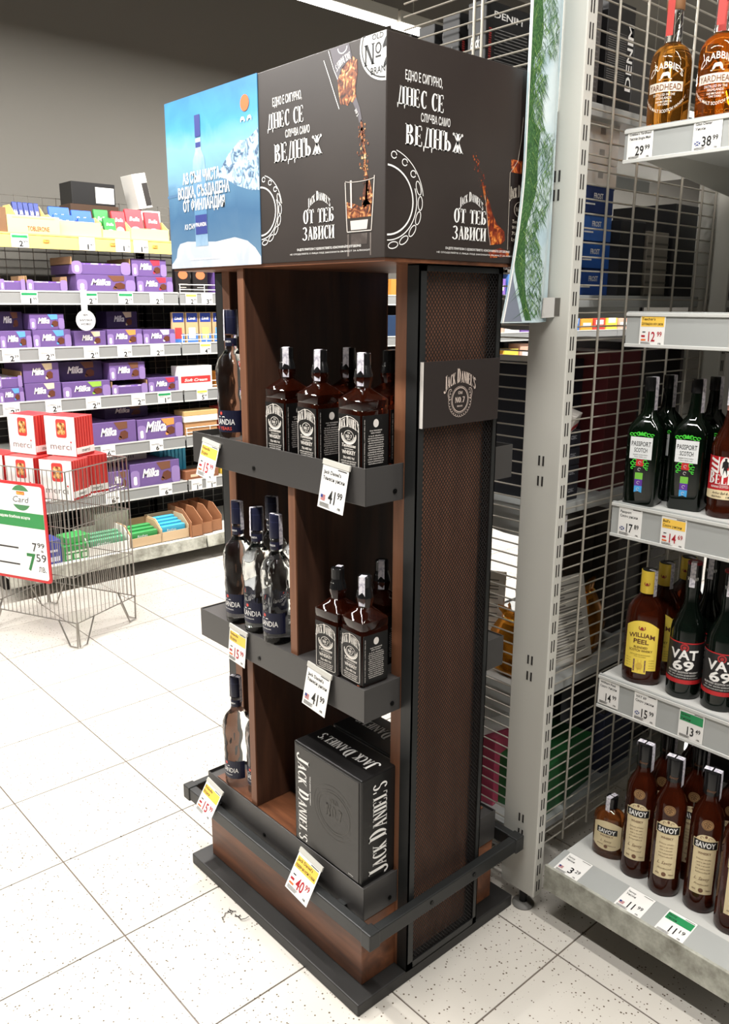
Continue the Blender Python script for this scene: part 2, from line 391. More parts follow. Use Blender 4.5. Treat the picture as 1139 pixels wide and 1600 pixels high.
# ------------------------------------------------------------------ price tags
def price_tag(loc, rotz, w, h, whole, cents, head=None, name=None, label='', red=False, tilt=0, roll=0, flag=None, far=False, group='price tags', holder=False):
    t = thing('price_tag', label, 'price tag', loc, rotz, group)
    t.rotation_euler = (tilt, roll, rotz)
    MB().box(-w/2, w/2, 0, .0008, -h, 0).build('card', 'paper', t)
    f = FY(-.0003)
    if head:
        MB().poly([(-w*.46, -h*(.40 if not far else .3)), (w*.46, -h*(.40 if not far else .3)), (w*.46, -h*.10), (-w*.46, -h*.10)], f).build('header_band', head, t, closed=False)
    k = MB(); f2 = FY(-.0005)
    if not far and name:
        for i, ln in enumerate(name):
            g_ = glyphs(ln); nat = (g_[3]-g_[2])*h*.085/.73
            put(k, ln, f2, -w*.43, -h*(.21+.14*i), h*.085, w=min(nat, w*.84), al='l')
        put(k, 'лв.', f2, w*.33, -h*.93, h*.05)
        for i in range(4): k.poly([(-w*.44+random.random()*.002, -h*(.88+.025*i)), (-w*.44+w*(.3+.2*random.random()), -h*(.88+.025*i)), (-w*.44+w*.4, -h*(.87+.025*i)), (-w*.44, -h*(.87+.025*i))], f2)
        k.poly([(w*.1, -h*.075), (w*.44, -h*.075), (w*.44, -h*.055), (w*.1, -h*.055)], f2)
    elif far:
        for i in range(2): k.poly([(-w*.4, -h*(.36+.07*i)), (w*(.1+.2*random.random()), -h*(.36+.07*i)), (w*.2, -h*(.34+.07*i)), (-w*.4, -h*(.34+.07*i))], f2)
    if k.v: k.build('lettering', 'ink', t, closed=False)
    p = MB()
    cx = w*.02 if not far else -w*.02
    put(p, whole, f2, (w*.0 if len(whole) > 1 else w*.06), -h*(.84 if not far else .92), h*(.30 if not far else .42), w=w*(.165 if not far else .24)*sum(.62 if q == '1' else 1 for q in whole)*(.6 if whole == '1' else 1), bold=.015 if not far else .03)
    put(p, cents, f2, w*(.30 if not far else .32), -h*(.69 if not far else .66), h*(.15 if not far else .2), w=w*(.19 if not far else .24), bold=.015)
    p.build('price', 'red' if red else 'ink', t, closed=False)
    if flag:
        g = MB()
        if flag == 'scot':
            g.poly([(-w*.42, -h*.8), (-w*.22, -h*.8), (-w*.22, -h*.68), (-w*.42, -h*.68)], f2, 0)
            stroke(g, [(-w*.42, -h*.8), (-w*.22, -h*.68)], h*.025, FY(-.0007), 1); stroke(g, [(-w*.42, -h*.68), (-w*.22, -h*.8)], h*.025, FY(-.0007), 1)
        elif flag == 'promo':
            g.poly([(-w*.42, -h*.72), (-w*.27, -h*.72), (-w*.27, -h*.66), (-w*.42, -h*.66)], f2, 2); g.poly([(-w*.42, -h*.83), (-w*.23, -h*.83), (-w*.23, -h*.78), (-w*.42, -h*.78)], f2, 3)
            g.poly([(-w*.38, -h*.58), (-w*.26, -h*.58), (-w*.26, -h*.55), (-w*.38, -h*.55)], f2, 4)
        else:
            for i in range(5): g.poly([(-w*.42, -h*(.82-.028*i)), (-w*.24, -h*(.82-.028*i)), (-w*.24, -h*(.806-.028*i)), (-w*.42, -h*(.806-.028*i))], f2, 2)
            g.poly([(-w*.42, -h*.76), (-w*.34, -h*.76), (-w*.34, -h*.69), (-w*.42, -h*.69)], FY(-.0007), 0)
        g.build('flag_print', ['blue', 'white', 'red', 'orange', 'ink'], t, closed=False)
    if holder:
        MB().box(-w*.52, w*.52, -.0012, .003, -h*.02, h*.10).build('clip_strip', 'grey', t)
    return t

# ------------------------------------------------------------------ display stand
CX, CY = .5715, -.2325
HX, HY = .2405, .394                                     # header half sizes
st = thing('display_stand', 'tall brown wooden liquor display stand with black trays and printed header box', 'display stand', (CX, CY, 0))
def sp(mb, name, mats, par=st, **k): return mb.build(name, mats, par, world=(par is st), **k)
XF, XB = .334, .809                                      # tray fronts
YR, YL = -.572, .107                                     # tray ends
UX0, UX1 = .447, .696                                    # uprights
sp(MB().box(.287, .857, -.606, .141, 0, .033), 'base_plate', 'plate', bevel=.003)
kick = sp(MB().box(XF, XB, YR+.006, YL-.006, .033, .21), 'kick_box', 'woodh', bevel=.002)
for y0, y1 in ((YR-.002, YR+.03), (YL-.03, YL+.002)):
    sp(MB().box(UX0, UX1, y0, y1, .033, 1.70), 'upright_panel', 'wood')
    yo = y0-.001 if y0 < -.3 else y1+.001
    sp(MB().box(UX0+.004, UX1-.004, min(yo, yo+.001*(1 if y0 < -.3 else -1)), max(yo, yo+.001*(1 if y0 < -.3 else -1)), .04, 1.695), 'lit_wood_skin', mat('lit_wood_brown', fn=wood_fn(B(112, 76, 58), B(132, 90, 68), B(150, 104, 80), (3, 3, .28)), rough=.55))  # added lighter skin over the upright: aisle light put into the wood colour
    for x0, x1 in ((UX0-.004, UX0), (UX1, UX1+.004)):
        sp(MB().box(x0, x1, y0-.0005, y1+.0005, .033, 1.70), 'edge_band', 'woodedge')
# mesh screens: black frame, diagonal strands of expanded metal
def mesh_screen(yin, yout):
    a, b = UX0-.004, UX1+.004; z0, z1 = .033, 1.70
    s = -1 if yout < yin else 1
    f = MB()
    ya, yb = min(yin, yout), max(yin, yout)
    f.box(a, a+.003, ya, yb, z0, z1); f.box(b-.003, b, ya, yb, z0, z1)
    f.box(a, b, ya, yb, z1-.003, z1); f.box(a, b, ya, yb, z0, z0+.003)
    t0, t1 = sorted((yout, yout-s*.003))
    for xx0, xx1, zz0, zz1 in ((a, a+.02, z0, z1), (b-.014, b, z0, z1), (a, b, z1-.014, z1), (a, b, z0, z0+.02)):
        f.box(xx0, xx1, t0, t1, zz0, zz1)
    fo = sp(f, 'mesh_frame', 'black')
    m = MB(); x0, x1 = a+.018, b-.012; p = .0118; slope = 1.25; w = .0005
    ym0, ym1 = sorted((yout-s*.004, yout-s*.0055)); Wd = x1-x0; Hd = z1-z0
    n = int((Hd + Wd*slope)/(p*slope*.8))
    for d in (1, -1):
        for i in range(n):
            c = z0 - Wd*slope + i*p*slope*.8 if d == 1 else z0 + i*p*slope*.8
            # z = c + d*slope*(x-x0)
            pts = []
            for x in (x0, x1):
                pts.append((x, c+d*slope*(x-x0)))
            (xa, za), (xb, zb) = pts
            def clip(z, xa=xa, za=za, xb=xb, zb=zb): return xa+(z-za)*(xb-xa)/(zb-za)
            for q in range(2):
                if za < z0: xa, za = clip(z0), z0
                if zb < z0: xb, zb = clip(z0), z0
                if za > z1: xa, za = clip(z1), z1
                if zb > z1: xb, zb = clip(z1), z1
            if abs(xb-xa) < .001 or xa > x1+1e-6 or xb < x0-1e-6 or xa < x0-1e-6 or xb > x1+1e-6: continue
            L = math.hypot(xb-xa, zb-za); nx, nz = -(zb-za)/L*w, (xb-xa)/L*w
            yy0, yy1 = ym0+(.0008 if d == 1 else 0), ym1+(.0008 if d == 1 else 0)
            vs = [(xa+nx, yy0, za+nz), (xa-nx, yy0, za-nz), (xb-nx, yy0, zb-nz), (xb+nx, yy0, zb+nz)]
            vs += [(x_, yy1, z_) for x_, _, z_ in vs]
            m.add(vs, [(0, 1, 2, 3), (7, 6, 5, 4), (0, 4, 5, 1), (2, 6, 7, 3), (1, 5, 6, 2), (3, 7, 4, 0)])
    stuff(m.build('expanded_mesh', 'mesh', fo, world=False)).location = (-CX, -CY, 0)
mesh_screen(YR-.002, -.609); mesh_screen(YL+.002, .144)
# dividers, one per storey
for yd, z0, z1 in ((-.127, 1.281, 1.700), (-.309, .80, 1.215), (-.117, .30, .725)):
    d = sp(MB().box(.346, .797, yd-.012, yd+.012, z0, z1), 'divider', 'wood')
    for x0, x1 in ((.342, .346), (.797, .801)):
        MB().box(x0, x1, yd-.0125, yd+.0125, z0, z1).build('edge_band', 'woodedge', d).location = (-CX, -CY, 0)
# trays: metal boxes notched round the uprights
def outline(x0, x1, y0, y1):
    return [(x0, y0), (UX0-.004, y0), (UX0-.004, y0+.034), (UX1+.004, y0+.034), (UX1+.004, y0), (x1, y0), (x1, y1), (UX1+.004, y1), (UX1+.004, y1-.034), (UX0-.004, y1-.034), (UX0-.004, y1), (x0, y1)]
TZ = [(1.217, 1.297, 1.281), (.727, .806, .803), (.217, .304, .296)]
for z0, z1, zf in TZ:
    b = MB().prism(outline(XF+.002, XB-.002, YR+.002, YL-.002), z0+.002, zf)
    for x0, x1, y0, y1 in ((XF, XF+.002, YR, YL), (XB-.002, XB, YR, YL), (XF, UX0-.004, YR, YR+.002), (XF, UX0-.004, YL-.002, YL), (UX1+.004, XB, YR, YR+.002), (UX1+.004, XB, YL-.002, YL)):
        b.box(x0, x1, y0, y1, z0, z1)
    tr = sp(b, 'tray', 'tray', bevel=.0012)
    zs = z0+.022
    for (x, y, ax) in ((XF, CY+.06, 'x'), (UX0-.03, YR, 'y')):
        s_ = MB()
        if ax == 'x': s_.tube([(x+.002, y, zs), (x-.002, y, zs)], .0055, 10); s_.tube([(x-.001, y, zs), (x-.003, y, zs)], .0025, 6)
        else: s_.tube([(x, y+.002, zs), (x, y-.002, zs)], .0055, 10); s_.tube([(x, y-.001, zs), (x, y-.003, zs)], .0025, 6)
        s_.build('screw', 'screw', tr).location = (-CX, -CY, 0)
sp(MB().box(XF+.01, XB-.01, YR+.035, YL-.035, .296, .2985), 'floor_board', 'woodh')
# bumper rail
def loop(x0, x1, y0, y1, w, z0, z1):
    m = MB()
    m.box(x0, x0+w, y0, y1, z0, z1); m.box(x1-w, x1, y0, y1, z0, z1); m.box(x0+w, x1-w, y0, y0+w, z0, z1); m.box(x0+w, x1-w, y1-w, y1, z0, z1)
    return m
rl = sp(loop(.298, .852, -.634, .186, .024, .198, .236), 'bumper_rail', 'black', bevel=.003)
for x in (.50, .655):
    MB().tube([(x, -.636, .217), (x, -.6325, .217)], .0055, 10).build('screw', 'screw', rl).location = (-CX, -CY, 0)
for x0, y0 in ((.298, -.634), (.852, -.634), (.298, .186), (.852, .186)):
    sx = 1 if x0 < .5 else -1; sy = 1 if y0 < 0 else -1
    q = MB(); q.box(min(x0-sx*.003, x0+sx*.03), max(x0-sx*.003, x0+sx*.03), min(y0-sy*.003, y0+sy*.03), max(y0-sy*.003, y0+sy*.03), .195, .239)
    q.build('rail_corner', 'black', rl, bevel=.003).location = (-CX, -CY, 0)
for yy in (-.50, .05):
    for x0, x1 in ((.322, XF), (XB, .828)):
        sp(MB().box(x0, x1, yy-.012, yy+.012, .202, .23), 'rail_bracket', 'black')
# top board and header box
H0, H1 = 1.709, 2.09
hx0, hx1, hy0, hy1 = CX-HX, CX+HX, CY-HY, CY+HY
sp(MB().box(hx0+.003, hx1-.003, hy0+.003, hy1-.003, 1.700, 1.712), 'top_board', 'woodh')
hdr_m = mat('header_black_card', rough=.42, fn=noise_fn([(.3, B(42, 35, 32)), (.7, B(49, 42, 38))], 5.0, 0))
hd = sp(MB().box(hx0, hx1, hy0, hy1, H0-.002, H1-.0005), 'header_box', hdr_m, bevel=.0015)
hd['label'] = 'printed cardboard header box'
def hp(mb, name, m, closed=False):
    o = mb.build(name, m, hd, closed=closed); o.location = (-CX, -CY, 0); return o
def hx(k=1): return FX(hx0-.0004*k)
def hy(k=1): return FY(hy0-.0004*k)
# --- vodka poster on the left third of the front
sky_m = mat('poster_blue_sky', rough=.4, fn=grad_fn([(0, B(92, 124, 150)), (.30, B(62, 102, 138)), (.46, B(80, 122, 154)), (.52, B(112, 156, 186)), (.68, B(124, 176, 204)), (.82, B(66, 150, 192)), (1, B(44, 120, 174))], 2, 1.709, 2.09, .26, 9.0))
PL, PR = -hy1+.001, .231                                 # a coordinate (= -y) of the poster's sides
vp = MB(); vp.box(hx0-.0016, hx0, -PR, -PL, H0-.002, H1); hp(vp, 'vodka_poster', sky_m, True)
vk = lambda k=1: FX(hx0-.0016-.0003*k)
m_ = MB(); m_.poly([(.231, 1.985), (.205, 1.972), (.18, 1.966), (.16, 1.968), (.135, 1.955), (.115, 1.945), (.095, 1.93), (.08, 1.918), (.06, 1.905), (.10, 1.895), (.15, 1.875), (.20, 1.862), (.231, 1.86)], vk())
hp(m_, 'mountain_print', mat('poster_snow_rock', rough=.5, fn=noise_fn([(.38, B(62, 90, 122)), (.47, B(140, 170, 194)), (.56, B(188, 206, 218)), (.68, B(216, 226, 232))], 48.0, 1.6)))
m_ = MB(); stroke(m_, [(-.165, 1.876), (-.10, 1.878), (-.03, 1.886), (.04, 1.889)], .006, vk(), 0)
hp(m_, 'shore_print', mat('poster_shore', B(74, 112, 148), .5))
m_ = MB(); m_.poly([(PL, 1.716), (-.15, 1.722), (-.135, 1.732), (-.128, 1.752), (-.115, 1.764), (-.08, 1.768), (.05, 1.762), (.13, 1.768), (.18, 1.758), (.21, 1.742), (.231, 1.722), (.231, 1.706), (PL, 1.706)], vk())
hp(m_, 'snow_print', mat('poster_snow', rough=.5, fn=noise_fn([(.4, B(176, 184, 196)), (.7, B(206, 210, 218))], 12.0, .6)))
m_ = MB(); bw = .028; cx_ = -.012
m_.poly([(cx_-bw, 1.755), (cx_+bw, 1.755), (cx_+bw, 1.93), (cx_+bw*.9, 1.95), (cx_+.013, 1.968), (cx_+.011, 1.995), (cx_-.011, 1.995), (cx_-.013, 1.968), (cx_-bw*.9, 1.95), (cx_-bw, 1.93)], vk(2))
hp(m_, 'bottle_print', mat('poster_bottle', rough=.4, fn=grad_fn([(0, B(140, 168, 192)), (.25, B(84, 130, 168)), (.6, B(100, 142, 176)), (.85, B(150, 184, 204)), (1, B(176, 204, 218))], 2, 1.755, 1.99, .3, 30.0)))
for nm_, q_ in (('cap_print', (-.012, .012, 1.998, 2.045)), ('neck_print', (-.011, .011, 1.975, 1.986)), ('label_print', (-.025, .027, 1.782, 1.826))):
    hp(MB().poly([(cx_+q_[0], q_[2]), (cx_+q_[1], q_[2]), (cx_+q_[1], q_[3]), (cx_+q_[0], q_[3])], vk(3)), nm_, mat('poster_navy', B(44, 56, 128), .5))
for tx in (('АЗ СЪМ ЧИСТА', -.005, 1.900, .024, .165), ('ВОДКА, СЪЗДАДЕНА', .002, 1.868, .0245, .228), ('ОТ ФИНЛАНДИЯ', .002, 1.838, .0235, .186), ('АЗ СЪМ', -.064, 1.796, .012, .048), ('FINLANDIA', cx_, 1.800, .009, .048), ('НАСЛАДЕТЕ СЕ ОТГОВОРНО НА ВОДКАТА', .0, 1.724, .0032, .14)):
    m_ = MB(); put(m_, tx[0], vk(4), tx[1], tx[2], tx[3], tx[4], bold=.03 if tx[3] > .02 else .012); hp(m_, 'lettering', 'white')
for sx in (-1, 1):
    m_ = MB(); m_.poly([(.188+sx*.003, 2.005), (.188+sx*.008, 2.013), (.188+sx*.016, 2.014), (.188+sx*.021, 2.009), (.188+sx*.02, 2.002), (.188+sx*.017, 2.007), (.188+sx*.010, 2.007), (.188+sx*.006, 2.002)], vk(4)); hp(m_, 'reindeer_print', 'white')
m_ = MB(); m_.poly(arc(.184, 2.040, .0165, .0165, 0, 360, 24)[:-1], vk(3)); hp(m_, 'sun_print', mat('poster_sun', B(236, 104, 50), .5))
# --- whiskey artwork
def jd_text(fr, ox, ol):
    f = fr(2)
    def L(fn, *a, **k): mb = MB(); fn(mb, *a, **k); hp(mb, 'lettering', 'white')
    L(put, 'ЕДНО Е СИГУРНО,', f, ox+.333, 2.017, .016, .098, bold=.008)
    L(serif, 'ДНЕС СЕ', f, ox+.326, 1.974, .031, .122); L(put, 'СЛУЧВА САМО', f, ox+.366, 1.952, .0145, .080, bold=.008)
    L(serif, 'ВЕДНЪЖ', f, ox+.366, 1.908, .036, .156)
    L(serif, "JACK DANIEL'S", f, ol+.433, 1.822, .015, .072, warp=archwarp(12), big=(0, 5))
    L(serif, 'ОТ ТЕБ', f, ol+.431, 1.780, .027, .098); L(serif, 'ЗАВИСИ', f, ol+.431, 1.748, .026, .098)
    L(put, 'БЪДЕТЕ ПРИЯТЕЛИ С УДОВОЛСТВИЕТО. КОНСУМИРАЙТЕ ОТГОВОРНО', f, ol+.46, 1.7285, .0042, .20)
    L(put, 'НЕ СПОДЕЛЯЙТЕ С ЛИЦА ПОД ЗАКОННАТА ВЪЗРАСТ ЗА АЛКОХОЛ', f, ol+.46, 1.7205, .0030, .25, bold=0)
def ornament(mb, f, cx, cy, s, a0, a1):
    stroke(mb, arc(cx, cy, .070*s, .062*s, a0, a1), .0032, f); 
    stroke(mb, arc(cx, cy, .080*s, .072*s, a0, a0+(a1-a0)*.62), .002, f)
    n = 9
    for i in range(n):
        a = a0 + (a1-a0)*(i+.5)/n; px, py = cx+.090*s*math.cos(R(a)), cy+.082*s*math.sin(R(a))
        if i < 6: stroke(mb, [(px+.013*s*math.cos(t)*math.cos(R(a+90))-.006*s*math.sin(t)*math.cos(R(a)), py+.013*s*math.cos(t)*math.sin(R(a+90))-.006*s*math.sin(t)*math.sin(R(a))) for t in [2*math.pi*k/14 for k in range(15)]], .0018, f)
        else: stroke(mb, arc(px, py, .007*s, .006*s, 0, 330, 12), .0018, f)
    stroke(mb, arc(cx, cy, .099*s, .092*s, a0+(a1-a0)*.55, a0+(a1-a0)*.93, 12), .0016, f)
jd_text(hx, 0, 0); m_ = MB(); ornament(m_, hx(2), .231, 1.815, .80, -88, 88)
hp(m_, 'ornament_print', 'white')
SX = .0                                                  # side panel: a = x
jd_text(hy, .093, .135); m_ = MB(); ornament(m_, hy(2), hx0+.002, 1.808, .98, -88, 88); hp(m_, 'ornament_print', 'white')
# seal at the corner
m_ = MB(); f = hx(2); ce = (.632, 2.070); E_ = -hy0-.0005
def cutx(pts): return [(min(a, E_), min(b, H1-.001)) for a, b in pts]
m_.poly(cutx(arc(ce[0], ce[1], .076, .062, 90, 270, 32)), f, 0)
hp(m_, 'seal_print', 'white')
m_ = MB(); f = hx(3)
stroke(m_, cutx(arc(ce[0], ce[1], .070, .0565, 150, 264, 32)), .0024, f)
G_ = MB(); serif(m_, 'N', f, .582, 2.040, .034, .026); stroke(m_, arc(.6055, 2.064, .0065, .008, 0, 360, 16), .003, f); m_.poly([(.598, 2.049), (.613, 2.049), (.613, 2.052), (.598, 2.052)], f)
m_.poly([(E_, 2.080), (.6225, 2.075), (.6170, 2.066), (.6175, 2.061), (.6225, 2.063), (E_, 2.063)], f); m_.poly([(E_, 2.046), (.6205, 2.037), (.6185, 2.030), (.6235, 2.030), (E_, 2.034)], f)
put(m_, 'OLD', f, .604, 2.079, .0095, .030); put(m_, 'BRAN', f, .605, 2.023, .012, .038); hp(m_, 'seal_lettering', 'ink')
# pouring bottle and glass prints
amber_m = mat('print_amber', rough=.4, fn=noise_fn([(.36, B(50, 24, 16)), (.46, B(108, 54, 32)), (.55, B(158, 94, 54)), (.63, B(204, 156, 98)), (.74, B(246, 230, 190))], 55.0, 2.0))
amber2_m = mat('print_amber_dark', rough=.4, fn=noise_fn([(.3, B(60, 22, 14)), (.5, B(120, 44, 26)), (.62, B(190, 100, 40)), (.75, B(232, 170, 90))], 50.0, 2.0))
slate_m = mat('print_slate', B(96, 92, 98), .5); glass_m = mat('print_glass', rough=.4, fn=noise_fn([(.4, B(70, 62, 58)), (.6, B(120, 112, 106))], 20.0, .5))
def drops(mb, pts, f, n, spread, rmax):
    for i in range(n):
        t = random.random(); k = t*(len(pts)-1); j = min(int(k), len(pts)-2); u = k-j
        a = pts[j][0]*(1-u)+pts[j+1][0]*u + random.gauss(0, spread); b = pts[j][1]*(1-u)+pts[j+1][1]*u + random.gauss(0, spread)
        r = rmax*random.random()**2+.0004; mb.poly(arc(a, b, r, r*1.3, 0, 360, 6)[:-1], f)
m_ = MB(); f = hx(1)
m_.poly([(.492, 2.030), (.505, 2.050), (.535, 2.064), (.548, 2.056), (.549, 2.035), (.543, 2.006), (.545, 1.994), (.536, 1.985), (.527, 1.990), (.522, 1.982), (.512, 1.986), (.500, 1.987), (.495, 2.01)], f); hp(m_, 'whiskey_print', amber_m)
m_ = MB(); m_.poly([(.470, 2.088), (.525, 2.088), (.533, 2.064), (.505, 2.048), (.492, 2.030)], f); hp(m_, 'bottle_label_print', slate_m)
m_ = MB(); m_.poly([(.536, 1.985), (.545, 1.994), (.556, 1.972), (.562, 1.950), (.554, 1.948), (.548, 1.966)], f); hp(m_, 'bottle_neck_print', slate_m)
m_ = MB(); stroke(m_, [(.452, 2.072), (.470, 2.036), (.488, 1.998), (.497, 1.980)], .0016, hx(2)); stroke(m_, [(.466, 2.086), (.482, 2.05), (.493, 2.032)], .0014, hx(2)); hp(m_, 'glint_print', 'white'); m_ = MB()
jr = plane((hx0-.0010, -.506, 2.066), (0, .93, -.36), (0, -.36, -.93))
serif(m_, "JACK DANIEL'S", jr, 0, -.002, .013, .044, warp=archwarp(-8)); hp(m_, 'bottle_lettering', 'white'); m_ = MB(); stroke(m_, arc(.507, 2.084, .013, .010, 180, 360, 12), .002, hx(2)); serif(m_, 'NO.7', plane((hx0-.001, -.550, 1.968), (0, -.5, -.86), (0, .86, -.5)), 0, 0, .006, .014); hp(m_, 'bottle_lettering', 'white')
pour = [(.560, 1.95), (.562, 1.92), (.570, 1.895), (.569, 1.87), (.577, 1.85), (.573, 1.80)]
m_ = MB(); stroke(m_, pour, .0055, f); drops(m_, pour, f, 120, .007, .0022)
m_.poly([(.518, 1.812), (.545, 1.806), (.560, 1.800), (.572, 1.815), (.589, 1.803), (.588, 1.782), (.520, 1.782)], f)
m_.poly([(.574, 1.85), (.584, 1.845), (.592, 1.82), (.589, 1.803), (.562, 1.803), (.566, 1.83)], f); hp(m_, 'whiskey_print', amber_m)
m_ = MB(); g2 = hx(2)
stroke(m_, [(.514, 1.848), (.518, 1.78), (.520, 1.757)], .0022, g2); stroke(m_, [(.597, 1.853), (.593, 1.80), (.589, 1.757)], .0022, g2); stroke(m_, arc(.5555, 1.85, .041, .004, 180, 360, 14), .001, g2)
m_.poly([(.529, 1.777), (.580, 1.777), (.577, 1.760), (.531, 1.760)], g2); m_.poly([(.528, 1.85), (.533, 1.85), (.534, 1.80), (.530, 1.80)], g2); stroke(m_, [(.520, 1.757), (.589, 1.757)], .0018, g2)
hp(m_, 'glass_print', mat('print_glass_light', B(206, 198, 190), .4))
m_ = MB(); m_.poly([(.531, 1.753), (.577, 1.753), (.577, 1.733), (.531, 1.733)], f); m_.poly([(.520, 1.753), (.525, 1.753), (.525, 1.712), (.520, 1.712)], f); m_.poly([(.585, 1.753), (.589, 1.753), (.589, 1.712), (.585, 1.712)], f); hp(m_, 'glass_mirror_print', glass_m)
HS = lambda k: plane((.034, hy0-.0004*k, 0), (1, 0, 0), (0, 0, 1))
# side panel picture: tumbler, splash and bottle
m_ = MB(); f = HS(1); sp2 = [(.543, 1.905), (.552, 1.885), (.566, 1.862), (.574, 1.84), (.58, 1.825)]
drops(m_, sp2, f, 70, .006, .002); stroke(m_, sp2[2:], .006, f); m_.poly([(.573, 1.842), (.590, 1.826), (.600, 1.805), (.616, 1.785), (.640, 1.772), (.645, 1.755), (.634, 1.746), (.596, 1.742), (.590, 1.765)], f)
hp(m_, 'whiskey_print', amber2_m)
m_ = MB(); m_.poly([(.655, 1.915), (.690, 1.915), (.690, 1.89), (.655, 1.89)], f); m_.poly([(.592, 1.728), (.63, 1.738), (.66, 1.73), (.66, 1.722), (.60, 1.716)], f); hp(m_, 'whiskey_print', amber2_m)
m_ = MB(); m_.poly([(.652, 1.89), (.705, 1.89), (.705, 1.742), (.652, 1.742)], f); m_.poly([(.676, 1.915), (.706, 1.915), (.706, 2.0), (.688, 2.0), (.684, 1.955)], f); hp(m_, 'bottle_print', mat('print_dark_bottle', B(30, 22, 20), .4))
m_ = MB(); serif(m_, "JACK DANIEL'S", HS(2), .688, 1.842, .020, .068, warp=archwarp(6), big=(0, 5)); stroke(m_, arc(.688, 1.818, .017, .015, 0, 360, 20), .0012, HS(2)); put(m_, 'No.7', HS(2), .688, 1.814, .009, .022)
for i in range(4): put(m_, ('Tennessee', 'WHISKEY', '70cl 40%', 'Lynchburg')[i], HS(2), .688, 1.79-.012*i, .007, .044)
stroke(m_, [(.575, 1.838), (.590, 1.765), (.597, 1.742)], .0012, HS(2)); stroke(m_, [(.654, 1.735), (.652, 1.888), (.676, 1.914), (.684, 1.955), (.688, 2.0)], .0012, HS(2)); hp(m_, 'lettering', mat('print_pale', B(190, 180, 166), .5))
# sign plate on the mesh screen
sg = sp(MB().box(.449, .690, -.618, -.6105, 1.373, 1.508), 'sign_plate', mat('sign_black', B(44, 38, 36), .4))
sl = MB(); f = FY(-.6184)
serif(sl, "JACK DANIEL'S", f, .562, 1.461, .024, .098, warp=archwarp(7.5), big=(0, 5))
stroke(sl, arc(.562, 1.425, .0245, .0255, 0, 360, 40), .0014, f); stroke(sl, arc(.562, 1.425, .0275, .0285, 0, 360, 40), .0007, f)
for i in range(22):
    a = 215 - i*360/22*.86 if False else 150 + i*(240/21)
    stroke(sl, arc(.562+.0325*math.cos(R(a)), 1.425+.0325*math.sin(R(a)), .0042, .0042, a-100, a+100, 8), .0007, f)
for s_ in (-1, 1): stroke(sl, arc(.562+s_*.031, 1.438, .007, .011, 60, 300, 10) if s_ < 0 else arc(.562+.031, 1.438, .007, .011, -120, 120, 10), .001, f)
put(sl, 'Old', f, .562, 1.437, .0065, .013); serif(sl, 'NO.7', f, .562, 1.419, .012, .030); put(sl, 'BRAND', f, .562, 1.410, .0035, .017)
sl.build('lettering', mat('sign_lettering', B(214, 196, 184), .5), sg, closed=False).location = (-CX, -CY, 0)
MB().box(.4478, .449, -.6186, -.610, 1.373, 1.508).build('edge_trim', mat('sign_edge', B(226, 220, 214), .4), sg).location = (-CX, -CY, 0)
# ------------------------------------------------------------------ bottles
jd_glass = mat('whiskey_dark_amber', B(74, 26, 12), .04, trans=.85, ior=1.4, coat=.3)
cap_black = mat('cap_black', B(22, 22, 23), .22); strip_m = mat('tax_strip', rough=.6, fn=noise_fn([(.45, B(226, 222, 228)), (.62, B(176, 172, 186))], 160.0, .2))
lab_black = mat('label_black', B(13, 12, 12), .4)
def label_patch(mb, r, a0, a1, z0, zt, fr=None, n=16, e=.0005, mi=0, sy=1):
    """curved paper patch round a bottle; zt may be a function of -1..1"""
    for i in range(n):
        u, v = -1+2*i/n, -1+2*(i+1)/n
        A, Bq = a0+(a1-a0)*i/n, a0+(a1-a0)*(i+1)/n
        tz = (lambda q: zt(q)) if callable(zt) else (lambda q: zt)
        bz = (lambda q: z0(q)) if callable(z0) else (lambda q: z0)
        P = lambda a, z: ((r+e)*math.sin(a), -(r*sy+e)*math.cos(a), z)
        mb.add([P(A, bz(u)), P(Bq, bz(v)), P(Bq, tz(v)), P(A, tz(u))], [(0, 1, 2, 3)], mi)
def tax(mb, r, ztop, zlow, a, w):
    """revenue strip over the cap and down the neck"""
    c, s_ = math.sin(a), -math.cos(a); t = Vector((-s_, c, 0))*w/2; d = Vector((c, s_, 0))
    pts = [d*(r*.1)+Vector((0, 0, ztop+.0012)), d*(r+.0006)+Vector((0, 0, ztop+.001)), d*(r+.0014)+Vector((0, 0, ztop-.01)), d*(r+.002)+Vector((0, 0, zlow))]
    for p, q in zip(pts, pts[1:]):
        mb.add([p-t, p+t, q+t, q-t], [(0, 1, 2, 3)])
